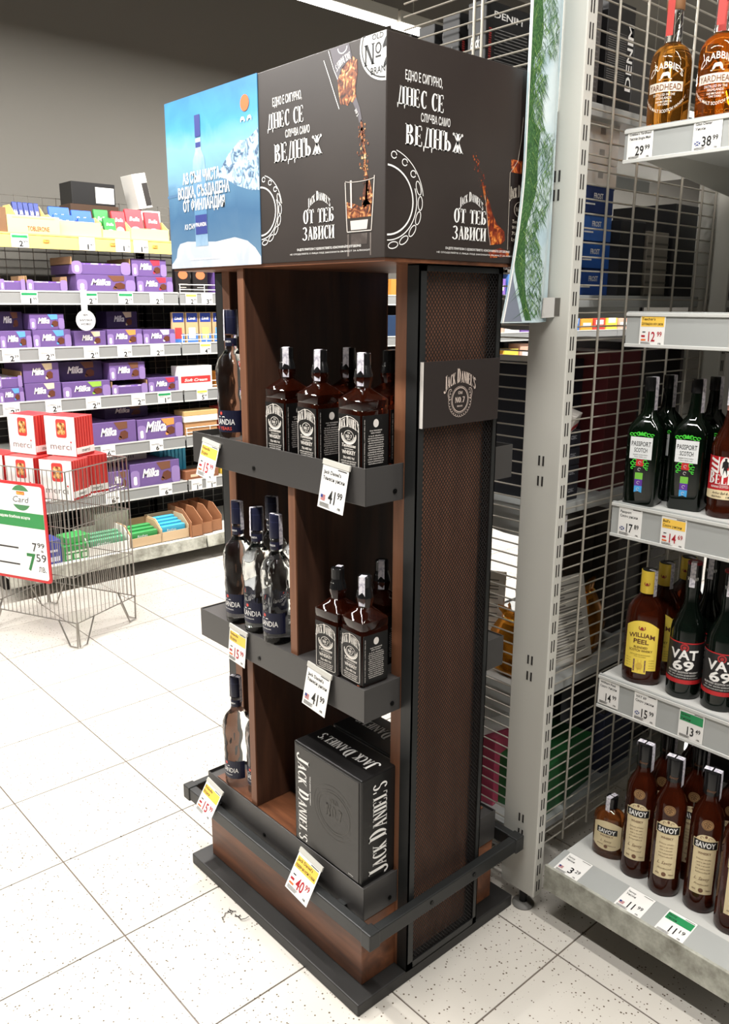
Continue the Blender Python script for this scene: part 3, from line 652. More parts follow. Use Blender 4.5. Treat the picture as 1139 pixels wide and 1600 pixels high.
def make_jd(label):
    t = thing('whiskey_bottle', label, 'bottle', group='square whiskey bottles on the stand')
    g = MB(); h = .0388
    g.sq([(h-.003, h-.003, .006, 0), (h, h, .008, .004), (h, h, .008, .128), (h-.0012, h-.0012, .008, .131), (h, h, .008, .134), (h, h, .008, .150), (h-.002, h-.002, .009, .153), (.022, .022, .014, .168), (.0165, .0165, .0160, .174), (.0168, .0168, .0163, .178), (.0200, .0200, .0195, .190), (.0185, .0185, .0180, .202)], seg=2)
    g.build('bottle_glass', jd_glass, t, smooth=28)
    c = MB(); c.lathe([(.0200, .1960), (.0190, .203), (.0160, .214), (.0148, .219), (.0154, .220), (.0154, .2425), (.0145, .244)], 12)
    cp = c.build('cap', cap_black, t, smooth=30)
    k = MB(); f = cyl(.0162, 0, R(-10)); put(k, 'No.7', f, 0, .206, .006, .012); k.build('cap_lettering', 'white', cp, closed=False)
    l = MB().box(-.034, .034, -h-.0006, -h+.001, .006, .121); l.build('front_label', lab_black, t)
    k = MB(); f = FY(-h-.0011)
    serif(k, "JACK DANIEL'S", f, 0, .0955, .0180, .063, warp=archwarp(9.5), big=(0, 5))
    stroke(k, [(-.031, .012), (-.031, .094), (-.028, .108), (-.016, .114), (-.006, .117), (.006, .117), (.016, .114), (.028, .108), (.031, .094), (.031, .012), (.026, .010), (-.026, .010)], .0011, f, closed=True)
    stroke(k, arc(0, .0765, .0225, .0165, 165, 375, 28), .0022, f); stroke(k, arc(0, .0765, .0150, .0115, 0, 360, 28), .0010, f); stroke(k, arc(0, .0765, .0188, .0140, 180, 360, 28), .0022, f)
    put(k, 'Old', f, 0, .0815, .0035, .008); serif(k, 'NO.7', f, 0, .0725, .0070, .019); put(k, 'BRAND', f, 0, .0685, .0025, .011)
    put(k, 'Tennessee', f, 0, .0535, .0075, .043, shear=.25); stroke(k, [(-.014, .0497), (.014, .0497)], .0009, f); put(k, 'WHISKEY', f, 0, .0385, .0085, .042); put(k, '70cl 40% Vol', f, 0, .0285, .0055, .035)
    for i in range(3): put(k, ('DISTILLED AND BOTTLED BY', 'JACK DANIEL DISTILLERY', 'LYNCHBURG TENNESSEE')[i], f, 0, .0225-.0045*i, .0026, .048-.003*i)
    k.build('label_lettering', mat('label_white', B(236, 230, 222), .5), t, closed=False)
    sfr = plane((h+.0011, 0, 0), (0, 1, 0), (0, 0, 1))
    MB().box(h-.001, h+.0006, -.036, .034, .006, .121).build('side_label', lab_black, t)
    k = MB(); k.poly(arc(.0, .104, .0075, .0085, 0, 360, 20)[:-1], sfr)
    put(k, 'FINE TENNESSEE', sfr, 0, .088, .0025, .034); put(k, 'SIPPIN WHISKEY', sfr, 0, .083, .0028, .028)
    random.seed(3)
    for i in range(13): put(k, ''.join(random.choice('abdehiklmnorstu ') for _ in range(26)), sfr, 0, .077-.0048*i, .0031, .044-(.0 if i % 3 else .004))
    put(k, 'OLD TIME QUALITY TENNESSEE SOUR MASH', plane((h+.0011, -.0325, .063), (0, 0, -1), (0, 1, 0)), 0, 0, .0022, .10)
    k.build('side_lettering', mat('label_grey_white', B(216, 210, 204), .5), t, closed=False)
    k = MB(); tax(k, .0156, .244, .178, R(28), .0145); k.build('tax_strip', strip_m, t, closed=False)
    return t
JD = [
    ((.376, -.517, 1.281), -90, 'square black-labelled whiskey bottle at the front right corner of the top tray'),
    ((.380, -.371, 1.281), -91, 'square black-labelled whiskey bottle in the middle of the top tray front row'),
    ((.385, -.244, 1.281), -88, 'square black-labelled whiskey bottle next to the wooden divider on the top tray'),
    ((.485, -.345, 1.281), -92, 'square whiskey bottle behind the front row on the top tray, only its neck showing'),
    ((.490, -.475, 1.281), -86, 'square whiskey bottle with bare black cap behind the corner bottle on the top tray'),
    ((.585, -.490, 1.281), -90, 'square whiskey bottle furthest back beside the upright on the top tray'),
    ((.380, -.520, .803), -92, 'square black-labelled whiskey bottle at the front right corner of the middle tray'),
    ((.372, -.438, .803), -86, 'square whiskey bottle with strip-less cap on the middle tray, left of the corner bottle'),
    ((.485, -.462, .803), -80, 'square whiskey bottle in the shade behind the two front bottles on the middle tray'),
    ((.585, -.480, .803), -100, 'square whiskey bottle with a tilted tax strip deep in the middle tray'),
]
jd0 = make_jd(JD[0][2])
for i, (loc, rz, lb) in enumerate(JD):
    if i == 0: jd0.location = loc; jd0.rotation_euler = (0, 0, R(rz))
    else:
        o = dup(jd0, loc, R(rz), lb)
        for c in o.children:
            if c.name.startswith('tax_strip'):
                c.rotation_euler = (0, 0, R({1: 2, 2: 12, 3: 0, 4: 150, 5: 150, 7: 175, 8: 5, 9: -4}.get(i, 0)))

vod_glass = mat('clear_glass_rippled', (.97, .985, .98), .01, trans=1, ior=1.30, fn=wavy_fn(40, .35))
navy = mat('vodka_navy', B(17, 20, 46), .42)
def make_vodka(label, years=False):
    t = thing('vodka_bottle', label, 'bottle', group='clear vodka bottles on the stand')
    g = MB(); prof = [(.033, 0), (.0363, .003), (.0375, .012), (.0375, .090), (.0380, .14), (.0393, .175), (.0383, .192), (.0325, .208), (.0225, .221), (.0165, .230), (.0148, .238), (.0146, .266)]
    def rad(z):
        for (r0, z0), (r1, z1) in zip(prof, prof[1:]):
            if z0 <= z <= z1: return r0+(r1-r0)*(z-z0)/(z1-z0)
        return .0146
    zs = [0, .003, .012, .03, .06, .085] + [.09+.0035*q for q in range(39)] + [.230, .238, .266]; rings = []
    for z in zs:
        am = .0034*max(0, min(1, (z-.086)/.02, (.214-z)/.03))
        rings.append([((rad(z)+am*(noise.noise(Vector((math.cos(a)*2.6, math.sin(a)*2.6, z*26)))))*math.cos(a), (rad(z)+am*(noise.noise(Vector((math.cos(a)*2.6, math.sin(a)*2.6, z*26)))))*math.sin(a), z) for a in [2*math.pi*q/48 for q in range(48)]])
    g.sect(rings)
    g.build('bottle_glass', vod_glass, t, smooth=40)
    cp = MB().lathe([(.0150, .268), (.0152, .270), (.0152, .3235), (.0145, .325)], 28).build('cap', navy, t, smooth=40)
    MB().lathe([(.0153, .308), (.0153, .3088)], 28).build('cap_groove', mat('vodka_navy_light', B(48, 54, 92), .4), cp)
    MB().lathe([(.0150, .239), (.0152, .240), (.0152, .257), (.0149, .258)], 28).build('neck_band', navy, t, smooth=40)
    l = MB(); label_patch(l, .0375, R(-85), R(85), .030, .084); l.build('label', navy, t, closed=False, smooth=60)
    k = MB(); f = cyl(.0375, 0, 0, .0009)
    put(k, 'FINLANDIA', f, 0, .049, .0145, .074, bold=.005); put(k, 'VODKA OF FINLAND' if not years else '', f, 0, .040, .003, .038) if not years else put(k, '1970', f, -.02, .036, .0001, .001)
    for s_ in (-1, 1): k.poly([(s_*.002, .0665), (s_*.005, .0690), (s_*.010, .0692), (s_*.012, .0665), (s_*.009, .0675), (s_*.005, .0672)], f)
    put(k, 'FINLANDIA', cyl(.0152, 0, 0, .0006), 0, .248, .005, .026)
    k.build('lettering', 'white', t, closed=False)
    k = MB(); k.poly(arc(0, .0765, .0042, .0042, 0, 360, 14)[:-1], f)
    if years: put(k, '101 YEARS', f, .004, .0355, .0085, .050)
    stroke(k, [(-.018, .2425), (.018, .2425)], .003 if years else .0015, cyl(.0152, 0, 0, .0006)); k.build('red_print', mat('vodka_red', B(206, 72, 60), .5), t, closed=False)
    k = MB(); tax(k, .0154, .325, .252, R(70), .012); tax(k, .0154, .325, .262, R(-110), .012); k.build('tax_strip', strip_m, t, closed=False)
    return t
VD = [((.372, -.035, .803), 'clear vodka bottle at the left end of the middle tray'), ((.372, -.122, .803), 'clear vodka bottle second from the left on the middle tray'),
      ((.366, -.212, .803), 'clear vodka bottle third from the left on the middle tray, nearest the front'), ((.442, -.252, .803), 'clear vodka bottle half hidden by the divider on the middle tray'),
      ((.470, -.050, .803), 'clear vodka bottle standing behind the second one on the middle tray'), ((.476, -.150, .803), 'clear vodka bottle behind the front ones, beside the divider on the middle tray'),
      ((.378, .012, .296), 'clear vodka bottle at the left end of the lowest tray'), ((.402, -.064, .296), 'clear vodka bottle against the divider on the lowest tray')]
v0 = make_vodka(VD[0][1])
rots = [-90, -84, -92, -88, -60, -95, -90, -86]; strips = [30, -95, 30, 80, 20, -10, 40, 10]
for i, (loc, lb) in enumerate(VD):
    if i == 0: v0.location = loc; v0.rotation_euler = (0, 0, R(rots[0])); o = v0
    else: o = dup(v0, loc, R(rots[i]), lb)
    for c in o.children:
        if c.name.startswith('tax_strip'): c.rotation_euler = (0, 0, R(strips[i]))
v1 = make_vodka('clear vodka bottle with red years print at the left end of the top tray', True); v1.location = (.374, -.031, 1.281); v1.rotation_euler = (0, 0, R(-86))
for c in v1.children:
    if c.name.startswith('tax_strip'): c.rotation_euler = (0, 0, R(-95))
dup(v1, (.441, -.074, 1.281), R(-90), 'clear vodka bottle beside the divider on the top tray, mostly hidden')
# gift boxes on the lowest tray
def gift_box(loc, label):
    t = thing('gift_box', label, 'box', loc, R(-90), 'black whiskey gift boxes')
    w, d, h = .252, .118, .278
    MB().box(-w/2, w/2, -d/2, d/2, 0, h).build('carton', mat('gift_black', B(22, 21, 21), .32), t, bevel=.004)
    MB().box(-w/2+.008, w/2-.008, -d/2-.002, -d/2+.001, .008, h-.006).build('front_panel', mat('gift_panel', B(38, 36, 34), .3), t, bevel=.002)
    k = MB(); fv = plane((-w/2+.018, -d/2-.0026, h*.47), (0, 0, -1), (1, 0, 0))
    serif(k, "JACK DANIEL'S", fv, 0, 0, .034, .235, big=(0, 5))
    put(k, 'TENNESSEE WHISKEY', plane((-w/2+.064, -d/2-.0026, h*.6), (0, 0, -1), (1, 0, 0)), 0, 0, .004, .08)
    sv = plane((w/2+.0006, d*.17, h*.48), (0, 0, 1), (0, -1, 0)); serif(k, "JACK DANIEL'S", sv, 0, -.0, .044, .24, big=(0, 5))
    tv = plane((0, d*.18, h+.0006), (-1, 0, 0), (0, -1, 0)); serif(k, "JACK DANIEL'S", tv, 0, 0, .030, .20, big=(0, 5))
    put(k, 'lynchburg', plane((w*.36, -d/2-.0026, .016), (1, 0, 0), (0, 0, 1)), 0, 0, .003, .016)
    k.build('lettering', 'white', t, closed=False)
    k = MB(); f = plane((.03, -d/2-.0026, h*.54), (.93, 0, 0), (0, 0, 1))
    stroke(k, arc(0, 0, .062, .050, 0, 360, 40), .0014, f); stroke(k, arc(0, 0, .070, .057, 20, 340, 40), .0008, f); stroke(k, arc(0, 0, .082, .068, 40, 320, 40), .0008, f); serif(k, 'NO.7', f, 0, -.014, .030, .062); put(k, 'OLD', f, 0, .024, .012, .03)
    k.build('emblem_print', mat('gift_emblem', B(58, 55, 50), .3), t, closed=False)
    return t
gift_box((.397, -.433, .2985), 'large black whiskey gift box standing upright at the front of the lowest tray')
gift_box((.522, -.433, .2985), 'black whiskey gift box standing behind the front one on the lowest tray')
# price tags on the stand
TG = [((.328, .008, 1.276), 0.078, '15', '99', 'yellow', ['Finlandia', 'Водка'], True, 'promo', 12, -10, 'yellow-headed 15.99 price tag hanging from the left end of the top tray'),
      ((.328, -.486, 1.290), 0.084, '41', '99', None, ["Jack Daniel's", 'Тенеси уиски'], False, 'us', 8, -6, 'white 41.99 price tag hanging from the top tray below the corner bottle'),
      ((.328, -.088, .798), 0.078, '15', '99', 'yellow', ['Finlandia', 'Водка'], True, 'promo', 4, -6, 'yellow-headed 15.99 price tag hanging from the middle tray'),
      ((.328, -.422, .800), 0.084, '41', '99', None, ["Jack Daniel's", 'Тенеси уиски'], False, 'us', 8, -8, 'white 41.99 price tag hanging from the middle tray'),
      ((.316, .045, .286), 0.078, '15', '99', 'yellow', ['Finlandia', 'Водка'], True, 'promo', 25, -14, 'yellow-headed 15.99 price tag hanging from the lowest tray'),
      ((.316, -.395, .292), 0.086, '40', '99', 'yellow', ["Jack Daniel's", 'подаръчна кутия 2 чаши'], True, 'promo', 24, -12, 'yellow-headed 40.99 price tag hanging from the lowest tray below the gift box')]
for loc, w, a, b, hdn, nm, rd, fl, tl, rl_, lb in TG:
    price_tag(loc, R(-90), w, w*1.14, a, b, hdn, nm, lb, rd, R(-tl), R(-rl_*.6), fl, holder=True, group='price tags on the display stand')
# ------------------------------------------------------------------ end of the shelf row: post, wire grids
PX0, PX1, PY0, PY1 = .868, .906, -.668, -.556
po = thing('gondola_post', 'pale grey slotted steel post at the end of the shelf row beside the stand', 'post', ((PX0+PX1)/2, (PY0+PY1)/2, 0))
pm = MB().box(PX0, PX1, PY0, PY1, .052, 2.62).build('column', 'grey', po, world=True, bevel=.003)
sl_ = MB().box(-.0018, .0018, -.0006, .0006, -.0155, .0155).build('slot', 'slot', pm); pcx, pcy = (PX0+PX1)/2, (PY0+PY1)/2
first = True
for i in range(int((2.6-.08)/.05)):
    z = .085+i*.05
    for dx in (-.007, .003):
        if first: sl_.location = (dx, PY0-pcy-.0003, z); first = False
        else: inst(sl_, 'slot', pm, (dx, PY0-pcy-.0003, z))
sl2 = MB().box(-.0006, .0006, -.0024, .0024, -.012, .012).build('slot', 'slot', pm); sl2.location = (PX0-pcx-.0003, -.008, 1.255)
for z in (1.205, .735, .690, .275, .228, 1.90, 1.86):
    for dy in (-.008, .004):
        inst(sl2, 'slot', pm, (PX0-pcx-.0003, dy, z))
inst(sl2, 'slot', pm, (PX0-pcx-.0003, .004, 1.255))
MB().lathe([(.012, .006), (.012, .06)], 12, c=(0, -.01)).build('levelling_screw', 'screw', po)
MB().lathe([(.030, 0), (.031, .003), (.027, .008), (.016, .012)], 24, c=(0, -.01)).build('foot_disc', 'rubber', po, smooth=40)
def grid(name, label, o, u, L, z0, z1, dz, rods, r=.0022, rr=.0036, m='wire', side=(0, 0)):
    """wire panel: o = start (x, y), u = direction, horizontal wires every dz, upright rods at given offsets"""
    t = thing(name, label, 'wire panel', (o[0], o[1], 0)); ang = math.atan2(u[1], u[0]); t.rotation_euler = (0, 0, ang)
    n = int((z1-z0)/dz)+1; w0 = None
    for i in range(n):
        if w0 is None: w0 = MB().tube([(0, 0, 0), (L, 0, 0)], r, 6).build('wire', m, t, smooth=60); w0.location = (0, 0, z0)
        else: inst(w0, 'wire', t, (0, 0, z0+i*dz))
    r0 = None
    for x in rods:
        if r0 is None: r0 = MB().tube([(0, 0, z0-.02), (0, 0, z1+.02)], rr, 6).build('rod', m, t, smooth=60); r0.location = (x, side[0], 0)
        else: inst(r0, 'rod', t, (x, side[0], 0))
    return t
grid('wire_grid_panel', 'wire grid side panel running back from the slotted post behind the whisky shelves', (PX1, -.612), (1, 0), .72, .14, 2.60, .0325, [.16, .28, .39, .507, .622, .70], side=(-.006, 0))
grid('wire_grid_panel', 'wire grid end panel between the display stand and the slotted post', (.888, PY1), (0, 1), .46, .14, 2.60, .0305, [.19, .215], side=(.006, 0))
p2 = thing('gondola_post', 'second slotted grey post at the back of the whisky shelves', 'post', (1.646, -.612, 0))
pm2 = MB().box(-.02, .02, -.056, .056, .05, 2.62).build('column', 'grey', p2, bevel=.003)
for i in range(36):
    for dx in (-.007, .003): inst(sl_, 'slot', pm2, (dx, -.0563, .9+i*.05))
# ------------------------------------------------------------------ whisky shelves facing the aisle
SY0, SY1 = -1.95, -.698
def shelf(z, x0, x1, label, rh=.078):
    t = thing('metal_shelf', label, 'shelf', ((x0+x1)/2, (SY0+SY1)/2, z), 0, 'whisky shelves')
    hw, hl = (x1-x0)/2, (SY1-SY0)/2
    MB().box(-hw+.012, hw, -hl, hl, -.03, 0).build('deck', 'deck', t, bevel=.002)
    rl = MB().box(-hw+.004, -hw+.0115, -hl, hl, -rh, .004); rl.build('price_rail', 'rail', t, bevel=.001)
    for z2 in (-.003, -rh+.003): MB().box(-hw, -hw+.004, -hl, hl, z2-.004, z2+.004).build('rail_lip', 'deck', t, bevel=.001)
    for yy in (-hl+.01, hl-.01):
        MB().prism([(-hw+.02, -.03), (hw, -.03), (hw, -.12), (hw-.1, -.10), (-hw+.02, -.05)], yy-.0015, yy+.0015, 'y').build('bracket', 'grey', t)
    return t
SHX = 1.058
shelf(1.998, .992, 1.62, 'topmost metal shelf holding the round amber whisky bottles', .068)
shelf(1.603, SHX, 1.62, 'empty metal shelf with the 12.99 price tag')
shelf(1.137, SHX, 1.62, 'metal shelf holding the dark green whisky bottles', .085)
shelf(.664, SHX, 1.62, 'metal shelf holding the yellow-labelled and black round bottles', .09)
bs = thing('base_shelf', 'scuffed lowest shelf with a sloping price rail just above the floor', 'shelf', (1.27, (SY0+SY1)/2, 0), 0, 'whisky shelves')
hl = (SY1-SY0)/2
MB().box(-.308, .35, -hl, hl, .150, .173).build('deck', 'deck', bs, bevel=.002)
MB().prism([(-.396, .170), (-.310, .178), (-.310, .170), (-.394, .163)], -hl, hl, 'y').build('price_rail', 'rail', bs)
MB().prism([(-.404, .104), (-.398, .104), (-.392, .163), (-.394, .176), (-.402, .175)], -hl, hl, 'y').build('front_panel', 'dirty', bs, bevel=.001)
MB().prism([(-.394, .110), (.35, .07), (.35, .150), (-.308, .170), (-.394, .163)], hl-.004, hl, 'y').build('end_plate', 'grey', bs)
MB().box(-.02, .35, -hl, hl, .0, .10).build('plinth', 'slot', bs)
bk = thing('back_panel', 'dark wire-backed rear panel behind the whisky shelves', 'panel', (1.67, (SY0+SY1)/2, 0))
MB().box(0, .02, -hl, hl, .05, 2.6).build('sheet', mat('back_sheet', B(70, 66, 62), .6), bk)
# whisky bottles
def paint(t, name, fn, m):
    k = MB(); fn(k); return k.build(name, m, t, closed=False)
green_glass = mat('glass_dark_green', B(8, 20, 11), .05, trans=.35, ior=1.45); brown_glass = mat('whisky_brown', B(92, 36, 18), .04, trans=.72, ior=1.4)
amber_glass = mat('whisky_amber', B(238, 160, 62), .02, trans=.97, ior=1.36); clear_glass = mat('clear_glass', (.96, .97, .96), .02, trans=1, ior=1.3)
cream = mat('label_cream', B(232, 214, 172), .5); gold = mat('seal_gold', B(168, 128, 84), .5)
FA = lambda phi: R(phi-270)                    # facing direction in degrees
# square green bottles
def passport(label):
    t = thing('whisky_bottle', label, 'bottle', group='dark green square whisky bottles'); h = .040
    g = MB(); g.sq([(h-.003, h-.003, .010, 0), (h, h, .013, .005), (h, h, .013, .185), (h-.003, h-.003, .014, .198), (.026, .026, .016, .216), (.0185, .0185, .0175, .228), (.0155, .0155, .0150, .25), (.0135, .0135, .0130, .285)], seg=4)
    g.build('bottle_glass', green_glass, t, smooth=35)
    MB().lathe([(.0152, .282), (.0155, .284), (.0155, .313), (.0148, .315)], 20).build('cap', cap_black, t, smooth=40)
    MB().box(-.027, .027, -h-.0007, -h+.001, .118, .172).build('label', mat('label_silver', B(226, 228, 228), .4), t)
    f = FY(-h-.0011)
    k = MB(); put(k, 'PASSPORT', f, 0, .150, .012, .047, bold=.005); put(k, 'SCOTCH', f, 0, .135, .011, .032, bold=.005); put(k, 'BLENDED SCOTCH WHISKY', f, 0, .127, .003, .036, bold=0); put(k, '70cl 40% vol', f, 0, .122, .0025, .03, bold=0); k.build('lettering', 'ink', t, closed=False)
    k = MB()
    for s_ in (-1, 1):
        for q in range(3): stroke(k, arc(s_*(.008+.0085*q), .178+.002*(q == 0), .0042, .0042-.0006*q, 0, 300, 10), .0022, f)
        for q in range(4): stroke(k, arc(s_*(.013+.005*(q % 2)), .112-.007*q*.8, .005-.0007*q, .0045-.0006*q, 30, 320, 10), .002, f)
    k.poly([(-.007, .176), (.007, .176), (.009, .184), (.004, .181), (0, .186), (-.004, .181), (-.009, .184)], f); k.build('ornament_print', mat('passport_green', B(72, 206, 60), .5), t, closed=False)
    for i, c in enumerate(((196, 44, 44), (34, 34, 34), (120, 190, 70), (96, 52, 150), (70, 160, 220))):
        paint(t, 'ribbon_print', lambda k: k.poly([(-.0095, .117-.0165*(i+1)), (0, .117-.0165*(i+1)+(.003 if i == 4 else 0)), (.0095, .117-.0165*(i+1)), (.0095, .117-.0165*i), (-.0095, .117-.0165*i)], FY(-h-.0009)), mat('ribbon_%d' % i, B(*c), .5))
        paint(t, 'ribbon_mark', lambda k: stroke(k, arc(0, .117-.0165*(i+.5), .0035, .0035, 20, 300, 8), .0012, FY(-h-.0013)), mat('ribbon_mark', B(206, 200, 200), .5)) if i != 2 else None
    k = MB(); tax(k, .0158, .315, .236, R(70), .012); k.build('tax_strip', strip_m, t, closed=False)
    return t
p0 = passport('dark green square whisky bottle at the left end of its shelf'); p0.location = (1.112, -.750, 1.137); p0.rotation_euler = (0, 0, FA(192))
dup(p0, (1.150, -.850, 1.137), FA(190), 'dark green square whisky bottle between its twin and the red-labelled bottle')
for loc, lb in (((1.205, -.748, 1.137), 'dark green square whisky bottle behind the leftmost one of its shelf'), ((1.250, -.846, 1.137), 'dark green whisky bottle in the second row behind the middle one'), ((1.252, -.945, 1.137), 'dark green whisky bottle in the second row behind the red-labelled one')):
    dup(p0, loc, FA(186), lb)
# red and white labelled bottle
def bells(label):
    t = thing('whisky_bottle', label, 'bottle', group='red and white labelled whisky bottles'); r = .040
    MB().lathe([(.037, 0), (.040, .004), (.0405, .018), (.038, .026), (.0395, .034), (.0395, .15), (.0405, .158), (.040, .17), (.032, .192), (.021, .215), (.0155, .245), (.0140, .30)], 32).build('bottle_glass', brown_glass, t, smooth=40)
    MB().lathe([(.016, .295), (.016, .335), (.015, .337)], 20).build('cap', mat('cap_cream', B(222, 206, 196), .4), t, smooth=40)
    MB().lathe([(.0158, .25), (.0155, .296)], 20).build('neck_foil', mat('foil_pink', B(206, 150, 140), .4), t, smooth=40)
    l = MB(); label_patch(l, r, R(-80), R(80), .046, .146); l.build('label', mat('label_red', B(190, 30, 40), .45), t, closed=False, smooth=60)
    l = MB(); label_patch(l, r+.0003, R(-80), R(80), .046, lambda q: .068-.004*q*q); l.build('cream_band', cream, t, closed=False, smooth=60)
    f = cyl(r, 0, 0, .0011); k = MB(); serif(k, "BELL'S", cyl(r, 0, 0, .0016), 0, .082, .022, .074, big=(0,)); put(k, 'BLENDED SCOTCH WHISKY', f, 0, .073, .0045, .06); put(k, 'THE ORIGINAL', f, 0, .078, .002, .02)
    for s_ in (-1, 1):
        for q in range(3): stroke(k, [(s_*.014, .108+.012*q), (s_*.025, .112+.012*q), (s_*.036, .116+.012*q)], .006, cyl(r, 0, 0, .0014))
        stroke(k, [(s_*.015, .108), (s_*.015, .145)], .003, f)
    k.poly(arc(0, .122, .012, .024, 0, 360, 20)[:-1], f)
    k.build('lettering', 'white', t, closed=False)
    k = MB(); f = cyl(r, 0, 0, .0014); k.poly([(-.004, .102), (-.001, .115), (.001, .115), (.005, .101), (.004, .122), (.007, .120), (.006, .134), (.002, .137), (.0025, .143), (-.0025, .143), (-.002, .137), (-.006, .134), (-.007, .118), (-.003, .122)], f)
    put(k, 'Arthur Bell & Sons', f, 0, .058, .006, .05, shear=.35, bold=0); put(k, 'ESTD   1825', f, 0, .050, .004, .05); k.build('dark_print', 'ink', t, closed=False)
    k = MB(); tax(k, .0165, .337, .262, R(-30), .014); k.build('tax_strip', strip_m, t, closed=False)
    return t
b0 = bells('red and white labelled brown whisky bottle at the right edge beside the green ones'); b0.location = (1.142, -.946, 1.137); b0.rotation_euler = (0, 0, FA(196))
dup(b0, (1.135, -1.045, 1.137), FA(200), 'red and white labelled whisky bottle second from the green ones, cut by the picture edge')
# flask bottle with yellow label
def peel(label):
    t = thing('whisky_bottle', label, 'bottle', group='yellow-labelled flask bottles')
    g = MB(); sec = [(.86, 0), (.97, .006), (1, .02), (1, .16), (.98, .185), (.9, .205), (.7, .222), (.48, .234), (.37, .242), (.36, .262)]
    g.lathe([(.049*s_, z) for s_, z in sec], 36, sy=.66); g.build('bottle_glass', brown_glass, t, smooth=40)
    cp = MB().lathe([(.0195, .245), (.0198, .247), (.0195, .298), (.0198, .304)], 24).build('cap', mat('cap_yellow', B(228, 196, 64), .45), t, smooth=40)
    MB().lathe([(.0178, .303), (.0178, .3055)], 24).build('cap_top', cap_black, cp)
    stroke_m = mat('peel_brown', B(92, 48, 30), .5)
    fz = lambda a, b: (a, -math.sqrt(max(1e-6, 1-(a/.0495)**2))*.0328-.0008, b)
    k = MB()
    top = lambda q: .158+.018*(1-abs(q)**2.2)
    n = 18
    for i in range(n):
        a, b = -.039+.078*i/n, -.039+.078*(i+1)/n; za, zb = top(a/.039), top(b/.039)
        zl = .042 if abs((a+b)/2) > .019 else .032
        k.add([fz(a, zl), fz(b, zl), fz(b, zb), fz(a, za)], [(0, 1, 2, 3)])
    k.build('label', mat('label_yellow', B(240, 212, 84), .5), t, closed=False, smooth=60)
    f2 = lambda a, b: (fz(a, b)[0], fz(a, b)[1]-.0006, b)
    k = MB(); serif(k, 'WILLIAM', f2, 0, .126, .0135, .066, warp=archwarp(5)) if False else put(k, 'WILLIAM', f2, 0, .132, .0125, .064, bold=.02, warp=archwarp(6)); put(k, 'PEEL', f2, 0, .114, .0125, .038, bold=.02); put(k, 'BLENDED', f2, 0, .101, .006, .034); put(k, 'SCOTCH WHISKY', f2, 0, .092, .0065, .058); put(k, 'DISTILLED IN SCOTLAND', f2, 0, .082, .003, .05, bold=0); put(k, 'AND MATURED', f2, 0, .077, .0025, .03, bold=0)
    for i in range(4): put(k, '40% vol', f2, -.029, .07-.007*i, .0022, .012, bold=0); put(k, 'product', f2, .029, .07-.007*i, .0022, .012, bold=0)
    k.build('lettering', stroke_m, t, closed=False)
    paint(t, 'tartan_print', lambda k: k.poly([(-.0155, .037), (.0155, .037), (.0155, .070), (-.0155, .070)], f2), mat('tartan', B(108, 74, 84), .5))
    f3 = lambda a, b: (f2(a, b)[0], f2(a, b)[1]-.0004, b)
    k = MB(); k.poly(arc(0, .0535, .008, .0085, 0, 360, 18)[:-1], f3)
    for q in range(3): stroke(k, [(-.0155+.008*(q+.5), .037), (-.0155+.008*(q+.5), .070)], .0008, f3); stroke(k, [(-.0155, .043+.010*q), (.0155, .043+.010*q)], .0008, f3)
    k.build('badge_print', mat('tartan_gold', B(212, 176, 70), .5), t, closed=False)
    k = MB(); 
    for fr, cz, sc in ((f2, .155, 1), (cyl(.0198, 0, 0, .0007), .270, .8)):
        k.poly(arc(0, cz, .004*sc, .005*sc, 0, 360, 10)[:-1], fr)
        for s_ in (-1, 1): stroke(k, [(s_*.003*sc, cz-.004*sc), (s_*.008*sc, cz), (s_*.007*sc, cz+.006*sc)], .0022*sc, fr)
    k.build('crest_print', mat('crest_red', B(150, 52, 40), .5), t, closed=False)
    k = MB(); tax(k, .0200, .305, .238, R(62), .012); k.build('tax_strip', strip_m, t, closed=False)
    return t
w0 = peel('brown flask-shaped whisky bottle with a large yellow label, front left of its shelf'); w0.location = (1.115, -.788, .664); w0.rotation_euler = (0, 0, FA(198))
dup(w0, (1.205, -.786, .664), FA(190), 'yellow-capped flask whisky bottle hidden behind the front yellow-labelled one')
dup(w0, (1.295, -.80, .664), FA(185), 'yellow-capped flask whisky bottle third in its row, in shade')
